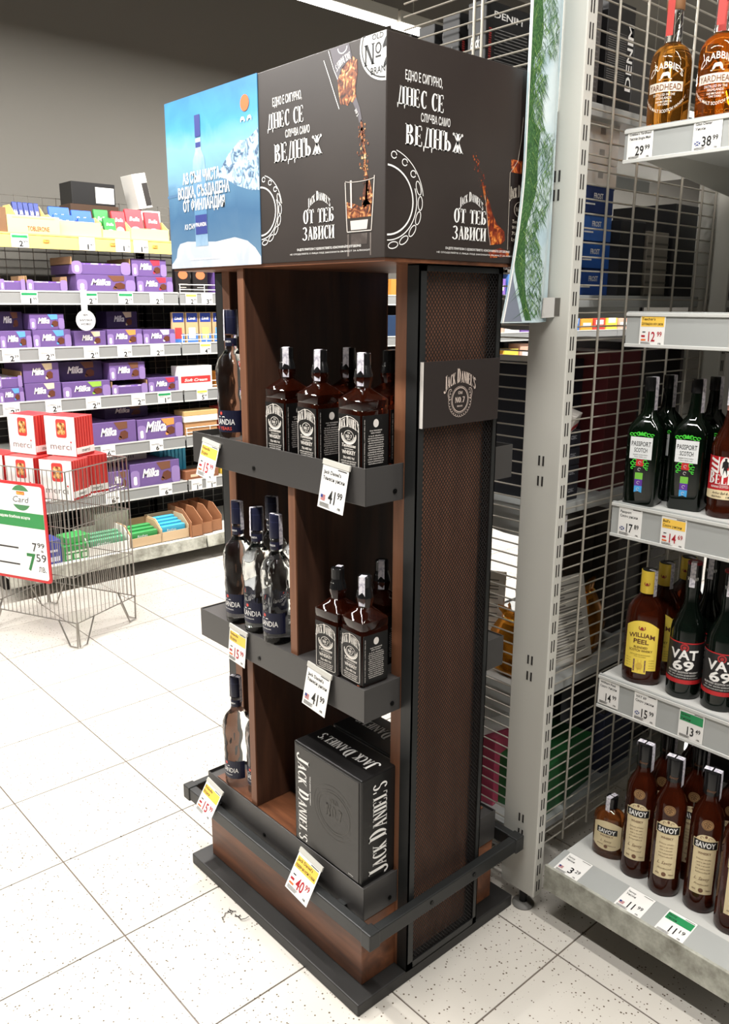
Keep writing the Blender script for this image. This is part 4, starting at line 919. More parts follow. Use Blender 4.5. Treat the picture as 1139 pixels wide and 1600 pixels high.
# black round bottles
def vat(label):
    t = thing('whisky_bottle', label, 'bottle', group='black-labelled round whisky bottles'); r = .0415
    MB().lathe([(.038, 0), (.0412, .004), (.0415, .02), (.0415, .176), (.039, .192), (.030, .210), (.022, .226), (.0172, .243), (.0162, .265), (.0172, .285), (.0165, .305)], 32).build('bottle_glass', mat('glass_black_green', B(16, 26, 20), .05, trans=.4), t, smooth=40)
    MB().lathe([(.0172, .29), (.0175, .292), (.0165, .338), (.0172, .342), (.0172, .348)], 24).build('cap', cap_black, t, smooth=40)
    MB().lathe([(.0174, .344), (.0174, .3485), (.016, .3505)], 24).build('cap_ring', mat('cap_red', B(130, 24, 32), .4), t, smooth=40)
    l = MB(); label_patch(l, r, R(-88), R(88), .048, .150); l.build('label', mat('vat_black', B(38, 36, 36), .5), t, closed=False, smooth=60)
    l = MB(); label_patch(l, r+.0003, R(-88), R(88), .1485, .1515); l.build('red_line', mat('vat_red', B(188, 36, 40), .45), t, closed=False, smooth=60)
    l = MB(); label_patch(l, r+.0003, R(-88), R(88), .042, .053); l.build('red_band', mat('vat_red', B(188, 36, 40), .45), t, closed=False, smooth=60)
    f = cyl(r, 0, 0, .0010)
    k = MB(); serif(k, 'VAT', f, 0, .107, .025, .068) if False else put(k, 'VAT', cyl(r, 0, 0, .0024), 0, .108, .025, .066, bold=.03); put(k, '69', cyl(r, 0, 0, .0024), 0, .079, .026, .050, bold=.03); put(k, 'BLENDED SCOTCH WHISKY', f, 0, .0705, .0048, .076); put(k, 'EST. 1863  SOUTH QUEENSFERRY', f, 0, .064, .003, .07); put(k, 'VAT 69', cyl(.017, 0, 0, .0010), 0, .305, .009, .026); put(k, 'DISTILLED AND BOTTLED IN SCOTLAND', f, 0, .057, .003, .08, bold=0)
    k.build('lettering', 'white', t, closed=False)
    k = MB(); stroke(k, arc(0, .138, .0085, .0085, 0, 360, 20), .0035, f); k.poly(arc(0, .138, .0045, .0045, 0, 360, 12)[:-1], f); k.build('seal_print', mat('vat_seal', B(170, 44, 46), .5), t, closed=False)
    k = MB(); tax(k, .0176, .350, .288, R(-2), .013); k.build('tax_strip', strip_m, t, closed=False)
    return t
x0_ = vat('black-labelled round whisky bottle right of the yellow-labelled flask'); x0_.location = (1.128, -.898, .664); x0_.rotation_euler = (0, 0, FA(200))
dup(x0_, (1.130, -.990, .664), FA(202), 'black-labelled round whisky bottle at the right picture edge')
for loc, lb in (((1.225, -.898, .664), 'black round whisky bottle behind the one next to the yellow flask'), ((1.228, -.995, .664), 'black round whisky bottle behind the one at the picture edge'), ((1.130, -1.082, .664), 'black round whisky bottle third in its row, cut by the picture edge')):
    o = dup(x0_, loc, FA(195), lb)
# cream-labelled bottles on the base shelf
def savoy(label, small=False):
    t = thing('whisky_bottle', label, 'bottle', group='cream-labelled brown bottles'); r = .0385
    if not small:
        MB().lathe([(.035, 0), (.0382, .005), (.0385, .02), (.0385, .235), (.0365, .255), (.030, .272), (.022, .287), (.0180, .298), (.0172, .31), (.0172, .33)], 32).build('bottle_glass', brown_glass, t, smooth=40)
        MB().lathe([(.0190, .312), (.0192, .314), (.0192, .370), (.0184, .372)], 24).build('cap', cap_black, t, smooth=40)
        z0, z1, ha, ty, h = .055, .218, R(41), .182, .0155
    else:
        MB().lathe([(.040, 0), (.0435, .005), (.0435, .112), (.040, .125), (.03, .134), (.0165, .140), (.0150, .148)], 32, sy=.62).build('bottle_glass', mat('whisky_brown_light', B(150, 84, 40), .05, trans=.8, ior=1.4), t, smooth=40)
        MB().lathe([(.0152, .144), (.0155, .146), (.0155, .172), (.0148, .174)], 24).build('cap', cap_black, t, smooth=40)
    if not small:
        f = cyl(r, 0, 0, .0010); l = MB(); label_patch(l, r, -ha, ha, z0, lambda q: z1-.022*abs(q)**2.6); l.build('label', cream, t, closed=False, smooth=60)
        l = MB(); label_patch(l, r+.0004, -ha*1.08, ha*1.08, ty-.004, ty+.0215); l.build('name_frame', cream, t, closed=False, smooth=60)
        l = MB(); label_patch(l, r+.0007, -ha*1.02, ha*1.02, ty-.0015, ty+.0195); l.build('name_band', lab_black, t, closed=False, smooth=60)
        f3 = cyl(r, 0, 0, .0015); k = MB(); put(k, 'SAVOY', f3, 0, ty+.002, .0145, .046, bold=.035); k.build('name_lettering', 'white', t, closed=False)
        k = MB(); put(k, 'WHISKY', f, 0, .165, .0065, .030, bold=.02)
        for i in range(5): put(k, ('Deluxe whisky', 'aged in oak casks', 'with a smooth', 'and mellow taste', 'blended')[i], f, 0, .150-.009*i, .004, .034-.002*(i % 3), bold=0)
        put(k, 'L. Savoy', f, 0, .094, .009, .036, shear=.4, bold=0); put(k, 'Produced', f, 0, .080, .005, .034, shear=.4, bold=0); put(k, '40%', f, -.016, .064, .0045, .010); put(k, '700ml', f, .017, .064, .004, .012); put(k, 'Savoy', cyl(.0192, 0, 0, .0007), 0, .322, .007, .022, shear=.3)
        k.poly(arc(0, .066, .0055, .006, 0, 360, 14)[:-1], f); k.poly(arc(0, .213, .003, .004, 0, 360, 12)[:-1], f)
        for s_ in (-1, 1): stroke(k, arc(s_*.009, .209, .004, .003, 0, 250, 8), .001, f)
        k.build('lettering', mat('savoy_ink', B(120, 84, 60), .5), t, closed=False)
        k = MB(); f4 = lambda a, b: cyl(.0385 if b < .243 else .0385-(b-.243)*.13, 0, 0, .0012)(a, b)
        k.poly(arc(0, .245, .0135, .0135, 0, 360, 24)[:-1], f4); k.build('seal', gold, t, closed=False)
        k = MB(); f5 = lambda a, b: (f4(a, b)[0]*1.008, f4(a, b)[1]-.0006, b)
        stroke(k, arc(0, .245, .0115, .0115, 0, 360, 22), .001, f5)
        for q in range(5): stroke(k, arc(.005*math.cos(R(72*q+18)), .245+.005*math.sin(R(72*q+18)), .0032, .0032, 0, 300, 8), .001, f5)
        k.build('seal_relief', mat('seal_dark', B(60, 40, 26), .5), t, closed=False)
        k = MB(); tax(k, .0195, .372, .300, R(75), .017); tax(k, .0195, .372, .3690, R(255), .017); k.build('tax_strip', strip_m, t, closed=False)
    else:
        fz = lambda a, b: (a, -math.sqrt(max(1e-6, 1-(a/.0437)**2))*.0272-.0006, b)
        k = MB(); n = 16
        for i in range(n):
            a, b = -.036+.072*i/n, -.036+.072*(i+1)/n; q = lambda s_: .112-.012*abs(s_/.036)**2.2; q0 = lambda s_: .026+.012*abs(s_/.036)**3
            k.add([fz(a, q0(a)), fz(b, q0(b)), fz(b, q(b)), fz(a, q(a))], [(0, 1, 2, 3)])
        k.build('label', cream, t, closed=False, smooth=60)
        f2 = lambda a, b: (a, fz(a, b)[1]-.0005, b); f3 = lambda a, b: (a, fz(a, b)[1]-.0009, b)
        paint(t, 'name_band', lambda k: [k.poly([(-.027+.009*i, .074), (-.018+.009*i, .074), (-.018+.009*i, .091), (-.027+.009*i, .091)], f2) for i in range(6)], lab_black)
        k = MB(); put(k, 'SAVOY', f3, 0, .0765, .012, .046, bold=.035); k.build('name_lettering', 'white', t, closed=False)
        k = MB(); put(k, 'WHISKY', f2, 0, .065, .006, .036); put(k, 'L. Savoy', f2, 0, .050, .007, .03, shear=.4, bold=0); put(k, '40%  200ml', f2, 0, .040, .003, .05); k.poly(arc(0, .037, .005, .005, 0, 360, 12)[:-1], f3); k.build('lettering', MATS['savoy_ink'], t, closed=False)
        k = MB(); tax(k, .0158, .174, .108, R(-20), .013); tax(k, .0158, .174, .1715, R(160), .013); k.build('tax_strip', strip_m, t, closed=False)
    return t
z_ = .173
s0 = savoy('tall cream-labelled brown bottle right next to the small flask on the lowest shelf'); s0.location = (1.032, -.866, z_); s0.rotation_euler = (0, 0, FA(200))
dup(s0, (1.024, -.951, z_), FA(203), 'middle one of the three tall cream-labelled bottles on the lowest shelf'); dup(s0, (1.036, -1.040, z_), FA(205), 'rightmost of the three tall cream-labelled bottles on the lowest shelf')
for loc, lb in (((1.130, -.875, z_), 'tall brown bottle behind the left one of the three cream-labelled bottles'), ((1.125, -.965, z_), 'tall brown bottle behind the middle one of the three cream-labelled bottles'), ((1.135, -1.055, z_), 'tall brown bottle behind the right one of the three cream-labelled bottles'), ((1.230, -.900, z_), 'tall brown bottle third in its row, deep on the lowest shelf')):
    dup(s0, loc, FA(198), lb)
ss = savoy('small cream-labelled flask at the left end of the lowest shelf', True); ss.location = (1.040, -.780, z_); ss.rotation_euler = (0, 0, FA(195))
gb = dup(s0, (1.020, -1.128, z_), FA(215), 'tall cream-labelled bottle at the right picture edge on the lowest shelf')
# round amber bottles on the top shelf
def crab(label):
    t = thing('whisky_bottle', label, 'bottle', group='round amber whisky bottles'); r = .0435
    MB().lathe([(.034, 0), (.040, .003), (.0425, .012), (.0435, .03), (.0435, .132), (.041, .147), (.034, .160), (.024, .168), (.0185, .173)], 36).build('bottle_glass', amber_glass, t, smooth=45)
    MB().lathe([(.0185, .1735), (.0175, .20), (.0175, .235)], 28).build('neck_glass', clear_glass, t, smooth=40)
    MB().lathe([(.0178, .236), (.019, .238), (.019, .27), (.018, .272)], 24).build('stopper', mat('stopper_wood', B(130, 92, 60), .5), t, smooth=40)
    f = cyl(r, 0, 0, .0010); k = MB()
    put(k, "CRABBIE'S", f, 0, .112, .014, .074, bold=.01, warp=lambda a, b: (a*(1+.0*b), b+.004-14*a*a))
    l = MB(); label_patch(l, r, R(-52), R(52), .070, .089); l.build('name_band', mat('band_white', B(232, 220, 206), .5), t, closed=False, smooth=60)
    k.poly([(-.010, .096), (-.008, .103), (-.005, .108), (.006, .109), (.010, .104), (.011, .096), (.007, .096), (.005, .101), (-.003, .101), (-.006, .096)], f)
    stroke(k, [(-.013, .0945), (.014, .0945)], .002, f)
    put(k, 'DISTILLED IN THE', f, 0, .062, .005, .046, bold=.005); put(k, 'HIGHLANDS', f, 0, .055, .0055, .032, bold=.005); put(k, 'AND MATURED IN', f, 0, .0485, .004, .034); put(k, 'OAK CASKS', f, 0, .043, .004, .024)
    put(k, 'SINGLE MALT SCOTCH WHISKY', f, 0, .028, .0065, .098, warp=lambda a, b: (a, b+13*a*a))
    k.build('lettering', mat('crab_white', B(236, 226, 212), .5), t, closed=False)
    k = MB(); put(k, 'YARDHEAD', cyl(r, 0, 0, .0013), 0, .073, .013, .070, bold=.005); k.build('name_lettering', mat('crab_brown', B(120, 76, 48), .5), t, closed=False)
    k = MB(); tax(k, .0192, .272, .185, R(-12), .016); k.build('tax_strip', mat('red_strip', B(190, 64, 58), .5), t, closed=False)
    k = MB(); f6 = cyl(.0182, 0, R(-12), .0026); stroke(k, [(-.003, .19), (.003, .2), (-.002, .212), (.003, .222), (-.001, .232)], .002, f6); k.build('strip_print', 'white', t, closed=False)
    return t
c0 = crab('round amber whisky bottle with white lettering at the left end of the top shelf'); c0.location = (1.052, -.764, 1.998); c0.rotation_euler = (0, 0, FA(196))
dup(c0, (1.060, -.872, 1.998), FA(200), 'round amber whisky bottle second from the left on the top shelf')
dup(c0, (1.142, -.842, 1.998), FA(200), 'round amber whisky bottle peeking between the two front ones on the top shelf')
# price tags of the whisky shelves
WT = [((.9955, -.738, 1.999), 0, .062, .066, '29', '99', None, ["Crabbie's Yardhead", 'Уиски Single Malt'], False, None, 'white 29.99 price tag under the round amber bottles'),
      ((.9955, -.892, 1.999), 0, .062, .066, '38', '99', None, ['Glan Denar', 'Уиски'], False, 'scot', 'white price tag at the right picture edge of the top shelf'),
      ((1.0615, -.768, 1.603), 0, .064, .076, '12', '99', 'yellow', ["Teacher's", 'Шотландско скоч уиски'], True, 'promo', 'yellow-headed 12.99 price tag on the empty shelf'),
      ((1.0615, -.752, 1.133), 0, .064, .076, '17', '89', None, ['Passport', 'Скоч уиски'], False, 'scot', 'white 17.89 price tag under the dark green bottles'),
      ((1.0615, -.868, 1.131), 0, .064, .076, '14', '69', 'yellow', ["Bell's", 'Скоч уиски'], True, 'promo', 'yellow-headed 14.69 price tag under the red-labelled bottle'),
      ((1.0615, -.732, .662), 0, .060, .076, '14', '99', None, ['William Peel', 'Скоч Уиски'], False, None, 'white 14.99 price tag under the yellow-labelled flask'),
      ((1.0615, -.838, .660), 0, .064, .080, '15', '99', None, ['VAT 69', 'Скоч уиски'], False, 'scot', 'white 15.99 price tag under the black round bottles'),
      ((1.0615, -.962, .658), 0, .064, .076, '13', '49', 'green', ['Grants', 'Уиски'], False, None, 'green-headed price tag at the right picture edge under the black bottles')]
for loc, tl, w, h, a, b, hdn, nm, rd, fl, lb in WT:
    price_tag((loc[0]-.0016, loc[1], loc[2]-.0), R(-90), w, h, a, b, hdn, nm, lb, rd, R(tl), 0, fl, group='price tags on the whisky shelves')
for y, a, b, hdn, lb in ((-.741, '3', '29', None, 'white 3.29 price tag at the left end of the sloping lowest rail'), (-.922, '11', '99', None, 'white 11.99 price tag in the middle of the sloping lowest rail'), (-1.032, '11', '19', 'green', 'green-headed price tag on the sloping rail of the lowest shelf')):
    price_tag((.956, y-.012, .1800), R(-90), .072, .078, a, b, hdn, ['Savoy', 'Уиски'], lb, False, R(-83), 0, 'us' if not hdn else None, group='price tags on the whisky shelves')
# ------------------------------------------------------------------ hanging winter banner on the post
bn = thing('hanging_banner', 'curved cardboard banner printed with green fir branches and pale sky, taped to the post', 'banner', (.79, -.64, 1.58))
def bnp(t, z, e=0):
    """point on the banner: t 0 at the free left edge, 1 at the post"""
    xl = .713 if z > 1.90 else .713-.045*((1.90-z)/.32)**1.7
    x = xl+(.8635-xl)*t
    q = max(0, (t-.55)/.45); q = q*q*(3-2*q)
    return (x, -.6425+.034*q-.004*math.sin(t*3.1)+.006*(1-t)*max(0, 1.9-z)/.3-e, z)
nb, nu = 26, 14; vs = []; zt_ = 2.62; zb_ = 1.583
for side in (0, -.0035):
    for i in range(nb+1):
        z = zb_+(zt_-zb_)*(i/nb)
        for j in range(nu+1): vs.append(bnp(j/nu, z, side))
fs = []; o_ = (nb+1)*(nu+1); ix = lambda i, j, s_: s_*o_+i*(nu+1)+j
for i in range(nb):
    for j in range(nu):
        fs += [(ix(i, j, 0), ix(i, j+1, 0), ix(i+1, j+1, 0), ix(i+1, j, 0)), (ix(i, j, 1), ix(i+1, j, 1), ix(i+1, j+1, 1), ix(i, j+1, 1))]
    fs += [(ix(i, 0, 0), ix(i+1, 0, 0), ix(i+1, 0, 1), ix(i, 0, 1)), (ix(i, nu, 0), ix(i, nu, 1), ix(i+1, nu, 1), ix(i+1, nu, 0))]
for j in range(nu): fs += [(ix(0, j, 0), ix(0, j, 1), ix(0, j+1, 1), ix(0, j+1, 0)), (ix(nb, j, 0), ix(nb, j+1, 0), ix(nb, j+1, 1), ix(nb, j, 1))]
MB().add(vs, fs).build('board', mat('banner_sky', rough=.4, fn=noise_fn([(.35, B(176, 198, 206)), (.6, B(206, 220, 222)), (.75, B(224, 232, 230))], 8.0, .5)), bn, world=True, smooth=50)
m_ = MB()
for i in range(nb): m_.add([bnp(0, zb_+(zt_-zb_)*i/nb, .0012), bnp(.022, zb_+(zt_-zb_)*i/nb, .0012), bnp(.022, zb_+(zt_-zb_)*(i+1)/nb, .0012), bnp(0, zb_+(zt_-zb_)*(i+1)/nb, .0012)], [(0, 1, 2, 3)])
m_.build('edge_print', 'white', bn, world=True, closed=False)
random.seed(11)
def firw(z):
    w = .56+.14*math.sin(z*17)+.07*math.sin(z*41+1)
    if z > 1.98: w = .42+.16*math.sin(z*23+2)
    if 2.085 < z < 2.125: w *= .5
    if z > 2.27: w *= max(0, (2.36-z)/.09)
    return w
for k_, (cnt, col, e0) in enumerate(((1100, (46, 86, 44), .0010), (1000, (70, 114, 58), .0014), (420, (122, 156, 86), .0018))):
    m_ = MB()
    for q in range(cnt):
        z = random.uniform(1.60, 2.36); wm = firw(z)
        if wm <= .02: continue
        t = .03+random.random()**.7*wm; L_ = random.uniform(.012, .036); a = R(random.choice((-62, -50, -74, -110, -126))+random.uniform(-14, 14))
        dt, dz = math.cos(a)*L_/.15, math.sin(a)*L_; wd = .0011
        pts = [(t, z+wd), (t, z-wd), (t+dt, z+dz)]
        if z < 1.70 and t < (1.70-z)*3.2: continue
        m_.add([bnp(min(.97, max(.028, tt)), max(1.588, zz), e0) for tt, zz in pts], [(0, 1, 2)])
    stuff(m_.build('fir_print', mat('fir_green_%d' % k_, B(*col), .6), bn, world=True, closed=False))
m_ = MB(); n_ = 44
for i in range(n_):
    z, z2 = 1.588+(2.33-1.588)*i/n_, 1.588+(2.33-1.588)*(i+1)/n_
    f_ = lambda z: (.03 if z > 1.70 else .03+(1.70-z)*3.0, max(.04, firw(z)*.42)+(.0 if z > 1.68 else (1.68-z)*2))
    for q in range(5):
        (a0, a1), (b0, b1) = f_(z), f_(z2)
        m_.add([bnp(a0+(a1-a0)*q/5, z, .0006), bnp(a0+(a1-a0)*(q+1)/5, z, .0006), bnp(b0+(b1-b0)*(q+1)/5, z2, .0006), bnp(b0+(b1-b0)*q/5, z2, .0006)], [(0, 1, 2, 3)])
m_.build('fir_ground_print', mat('fir_deep', rough=.6, fn=noise_fn([(.35, B(40, 74, 42)), (.55, B(62, 104, 56)), (.7, B(104, 140, 84))], 90.0, 2.5)), bn, world=True, closed=False)
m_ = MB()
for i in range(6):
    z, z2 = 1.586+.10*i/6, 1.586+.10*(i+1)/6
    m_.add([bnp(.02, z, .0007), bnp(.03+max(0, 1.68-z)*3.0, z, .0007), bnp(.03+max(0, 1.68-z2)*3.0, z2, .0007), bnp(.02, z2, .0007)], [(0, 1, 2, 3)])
m_.build('slate_corner_print', mat('banner_slate', B(120, 126, 140), .6), bn, world=True, closed=False)  # slate-grey corner printed at the banner's lower left
m_ = MB().add([bnp(.72, 1.592, .0015), bnp(.86, 1.592, .0015), bnp(.86, 1.637, .0015), bnp(.72, 1.637, .0015), (PX0-.001, -.628, 1.594), (PX0-.001, -.628, 1.638)], [(0, 1, 2, 3), (1, 4, 5, 2)]); m_.build('tape', mat('silver_tape', B(186, 184, 180), .35), bn, world=True, closed=False)
MB().box(PX0-.0016, PX0-.0004, -.642, -.626, 1.597, 1.637).build('tape_end', mat('dark_tape', B(92, 88, 82), .6), bn, world=True)

# ------------------------------------------------------------------ goods on the shelf row behind the grids
GX0, GX1, GY0, GY1 = .925, 2.15, -.585, -.09
row_levels = [(2.082, 'top'), (1.645, 'second'), (1.118, 'third'), (.610, 'fourth'), (.18, 'lowest')]
for z, nm in row_levels:
    t = thing('metal_shelf', 'grey metal shelf seen through the wire grids, %s of its row' % nm, 'shelf', ((GX0+GX1)/2, (GY0+GY1)/2, z), 0, 'shelves behind the wire grids')
    a, b = (GX1-GX0)/2, (GY1-GY0)/2
    MB().box(-a, a, -b, b, -.03, 0).build('deck', 'rail', t, bevel=.002)
    MB().prism([(-b, -.03), (b, -.03), (b-.02, -.05), (-b+.12, -.085), (-b, -.085)], -a+.001, -a+.004, 'x').build('bracket', 'rail', t)
    MB().box(-a, a, b, b+.008, -.07, .006).build('price_rail', 'rail', t)
def pack(name, loc, size, rotz, col, label, cat='box', prints=(), group=None, tilt=0, rough=.4):
    """a printed carton; prints: (colour, face, [rects (a0,a1,b0,b1) 0..1] or text)"""
    t = thing(name, label, cat, loc, R(rotz), group); t.rotation_euler = (R(tilt), 0, R(rotz))
    w, d, h = size
    MB().box(-w/2, w/2, -d/2, d/2, 0, h).build('carton', mat('carton_%d_%d_%d' % col, B(*col), rough), t, bevel=.0015, seg=1)
    for i, (c, face, items) in enumerate(prints):
        if face == 'f': fr = lambda a, b: (-w/2+w*a, -d/2-.0006-.0003*i, h*b)
        elif face == 's': fr = lambda a, b: (w/2+.0006+.0003*i, -d/2+d*a, h*b)
        elif face == 'l': fr = lambda a, b: (-w/2-.0006-.0003*i, d/2-d*a, h*b)
        else: fr = lambda a, b: (-w/2+w*a, -d/2+d*b, h+.0006+.0003*i)
        k = MB()
        for it in items:
            if isinstance(it[0], str):
                s_, cx, cy, hh, ww = it[:5]; sh = it[5] if len(it) > 5 else 0
                vs, fs, x0, x1, y0, y1 = glyphs(s_, sh, .02)
                k.add([fr(cx+((x-x0)/(x1-x0)-.5)*ww, cy+y/.73*hh) for x, y in vs], fs)
            elif it[0] == -1:
                k.poly([(it[1]+it[3]*math.cos(R(18*q)), it[2]+it[4]*math.sin(R(18*q))) for q in range(20)], fr)
            else: k.poly([(it[0], it[2]), (it[1], it[2]), (it[1], it[3]), (it[0], it[3])], fr)
        k.build('print', mat('ink_%d_%d_%d' % c, B(*c), .5), t, closed=False)
    return t
wt = (226, 224, 220); gy = (120, 118, 116); rd_ = (150, 50, 46)
stripes = [(.06, .94, .1+.045*i, .115+.045*i) for i in range(16)]
for i in range(4):
    y = -.325+i*.098
    pack('toiletry_box', (1.045+.012*i, y+.03, 2.082), (.20, .058, .258-.004*i), 0, (26, 26, 27), 'black gift box on the top shelf behind the header, %s from the post' % ('first', 'second', 'third', 'fourth')[i],
         prints=[(wt, 'l', [('Black', .42, .60, .10, .5, .3)]), (wt, 'f', [('DENIM', .42, .86, .06, .55)]), (rd_, 'f', [(.05, .10, .25+.02*q, .262+.02*q) for q in range(26)]), (gy, 'f', [(.16, .8, .25+.03*q, .258+.03*q) for q in range(18)])], group='black gift boxes behind the header', rough=.5)
pack('toiletry_box', (1.03, -.50, 2.082), (.15, .09, .24), 0, (96, 92, 90), 'grey printed carton on the top shelf right behind the slotted post', prints=[(gy, 'f', stripes)])
pack('toiletry_box', (1.19, -.50, 2.082), (.12, .09, .25), 0, (30, 29, 30), 'black carton with upright white lettering behind the grid, top shelf', prints=[(gy, 'f', [(.05, .72, .3+.02*q, .305+.02*q) for q in range(22)])], rough=.3)
k = MB(); put(k, 'DENIM', plane((1.245, -.5460, 2.215), (0, 0, 1), (-1, 0, 0)), 0, 0, .026, .15); k_o = k.build('print', 'white', bpy.data.objects['toiletry_box.005'], closed=False); k_o.location = (-1.19, .50, -2.082)
pack('box', (1.33, -.47, 2.082), (.14, .14, .17), 0, (52, 50, 50), 'dark carton furthest right on the top shelf behind the grid')
bl = (34, 62, 122)
pack('toiletry_box', (.99, -.50, 1.645), (.10, .12, .33), 0, (28, 34, 66), 'dark navy carton on the second shelf right behind the post', prints=[(wt, 'f', [(.1, .72, .60, .72), (.1, .72, .76, .9)]), (gy, 'f', [(.3, .5, .1, .3)])])
for i in range(4):
    pack('toiletry_box', (1.125, -.50, 1.645+.066*i), (.135, .11, .064), 0, ((40, 76, 150), (38, 84, 160), (52, 96, 170), (30, 50, 100))[i], 'blue flat carton behind the grid, %s of the stack on the second shelf' % ('bottom', 'second', 'third', 'topmost')[i], prints=[(wt, 'f', [('FROST', .5, .55, .2, .3), (.1, .4, .3, .36)]), ((20, 40, 90), 'f', [(.0, 1, .92, 1)])], group='blue cartons behind the grid')
for i in range(3): pack('box', (1.13, -.50, 1.645+.264+.05*i), (.14, .11, .048), 0, (206, 202, 196), 'whitish carton with barcode %s on the blue stack' % ('lying directly', 'second', 'topmost')[i], prints=[(gy, 'f', [(.4+.02*q, .41+.02*q, .35, .7) for q in range(8)])])
pack('box', (1.29, -.48, 1.645), (.12, .16, .19), 0, (40, 40, 42), 'dark carton right of the blue stack on the second shelf'); pack('box', (1.42, -.47, 1.645), (.11, .18, .17), 0, (130, 124, 114), 'greyish banded carton on the second shelf behind the grid', prints=[((90, 86, 80), 'f', [(0, 1, .2*q, .2*q+.03) for q in range(5)])])
pack('box', (1.58, -.46, 1.645), (.16, .2, .25), 0, (30, 30, 32), 'large dark carton furthest right on the second shelf behind the grid')
pack('bag_box', (1.10, -.34, 1.118), (.22, .30, .36), 4, (38, 40, 48), 'large dark carton on the third shelf between stand and post', 'box')
for i in range(4): pack('box', (1.035, -.53, 1.118+.047*i), (.13, .075, .045), 0, (34, 34, 40), 'small dark printed carton %s of the stack on the third shelf' % ('at the bottom', 'second', 'third', 'on top')[i], prints=[((150, 150, 156), 'f', [(.1, .5, .3, .36), (.1, .6, .5, .55), ('CDEC', .75, .5, .22, .2)])], group='small dark cartons on the third shelf')
pack('box', (1.055, -.53, 1.31), (.10, .07, .05), 25, (214, 208, 200), 'pale carton with red stripe leaning on the dark stack, third shelf', prints=[((170, 40, 44), 'f', [(0, 1, .2, .45)])], tilt=20)
pack('box', (1.30, -.46, 1.118), (.16, .2, .38), 0, (84, 34, 36), 'tall wine-red carton behind the grid on the third shelf')
# lower shelves: leaning white sachets, golden bags
doc = [((110, 106, 100), 'f', [(.08, .9 - .25*((q*7) % 3 == 0), .06+.034*q, .073+.034*q) for q in range(26)])]
pack('leaflet_box', (1.10, -.545, .63), (.26, .022, .24), -6, (206, 202, 194), 'white printed carton leaning against the grid on the fourth shelf', prints=doc, tilt=-12)
pack('leaflet_box', (.985, -.33, .615), (.15, .03, .26), -62, (214, 208, 198), 'white printed carton standing between stand and post on the fourth shelf', prints=doc, tilt=-8)
pack('box', (1.02, -.53, .94), (.11, .06, .09), 20, (120, 112, 112), 'grey printed carton perched above the leaning white one', tilt=0)
pack('box', (1.0, -.53, 1.03), (.12, .08, .05), 0, (222, 220, 220), 'white carton with blue mark just below the third shelf', prints=[((60, 90, 160), 'f', [(.5, .62, .2, .8)])])
for i, (x, y, z, w, d, h, c, nm) in enumerate(((1.37, -.33, .61, .16, .16, .36, (70, 64, 60), 'dark taupe carton at the back of the fourth shelf'), (1.53, -.34, .61, .14, .3, .40, (60, 56, 54), 'dark carton furthest right on the fourth shelf'), (1.19, -.27, .18, .16, .14, .30, (44, 42, 44), 'dark carton at the back of the lowest shelf'), (1.60, -.36, .18, .16, .3, .34, (40, 40, 44), 'dark carton furthest right on the lowest shelf'), (1.37, -.26, .18, .16, .14, .36, (52, 48, 48), 'dark brown carton at the back of the lowest shelf'), (1.55, -.32, 1.118, .28, .3, .40, (48, 46, 50), 'dark carton furthest right on the third shelf'), (1.02, -.18, .18, .14, .10, .26, (58, 66, 62), 'grey-green carton beside the pink one on the lowest shelf'), (1.75, -.36, .61, .26, .3, .4, (64, 60, 58), 'dark carton beyond the second post on the fourth shelf'), (1.80, -.36, 1.118, .2, .3, .4, (56, 52, 52), 'dark carton beyond the second post on the third shelf'), (1.82, -.36, .18, .22, .3, .36, (50, 48, 48), 'dark carton beyond the second post on the lowest shelf'))):
    pack('box', (x, y, z), (w, d, h), 0, c, nm)
gold_m = mat('gold_foil', rough=.22, metal=.9, col=B(214, 140, 40), fn=None); 
def foil_bag(loc, s, label, rz):
    t = thing('foil_bag', label, 'bag', loc, R(rz), 'golden foil bags')
    g = MB(); rings = []; random.seed(int(loc[0]*1000))
    for z, w, d in ((0, .8, .5), (.1, 1, .8), (.35, 1.05, 1), (.6, .9, .75), (.8, .55, .35), (.86, .22, .18), (.93, .6, .15), (1, .75, .1)):
        rings.append([(s*(w+random.uniform(-.08, .08))*.5*math.cos(2*math.pi*k/14), s*(d+random.uniform(-.08, .08))*.3*math.sin(2*math.pi*k/14), s*1.25*z) for k in range(14)])
    g.sect(rings); g.build('pouch', gold_m, t, smooth=20)
    MB().tube([(s*.12*math.cos(R(a)), s*.09*math.sin(R(a)), s*1.08) for a in range(0, 360, 30)], s*.02, 5, closed=True).build('ribbon', mat('ribbon_gold', B(230, 196, 90), .3, .5), t)
foil_bag((.985, -.455, .61), .15, 'golden foil bag beside the mesh screen on the fourth shelf', 80); foil_bag((1.30, -.50, .61), .17, 'golden foil bag behind the wire grid on the fourth shelf', 20); foil_bag((1.05, -.40, .61), .13, 'smaller golden foil bag behind the leaning white carton', 40)
pack('box', (1.15, -.48, .18), (.30, .16, .16), 6, (38, 96, 52), 'green carton on the lowest shelf behind the grid', tilt=0); pack('box', (1.44, -.485, .18), (.16, .13, .2), 0, (60, 64, 84), 'slate-blue carton on the lowest shelf behind the grid'); pack('box', (1.02, -.36, .18), (.13, .14, .22), 8, (176, 70, 96), 'pink carton on the lowest shelf between stand and post'); pack('box', (1.03, -.36, .402), (.14, .12, .05), -12, (206, 206, 204), 'white flat carton lying on the pink one'); pack('box', (1.44, -.485, .381), (.15, .12, .12), 0, (70, 66, 66), 'dark grey carton on top of the slate-blue one on the lowest shelf')
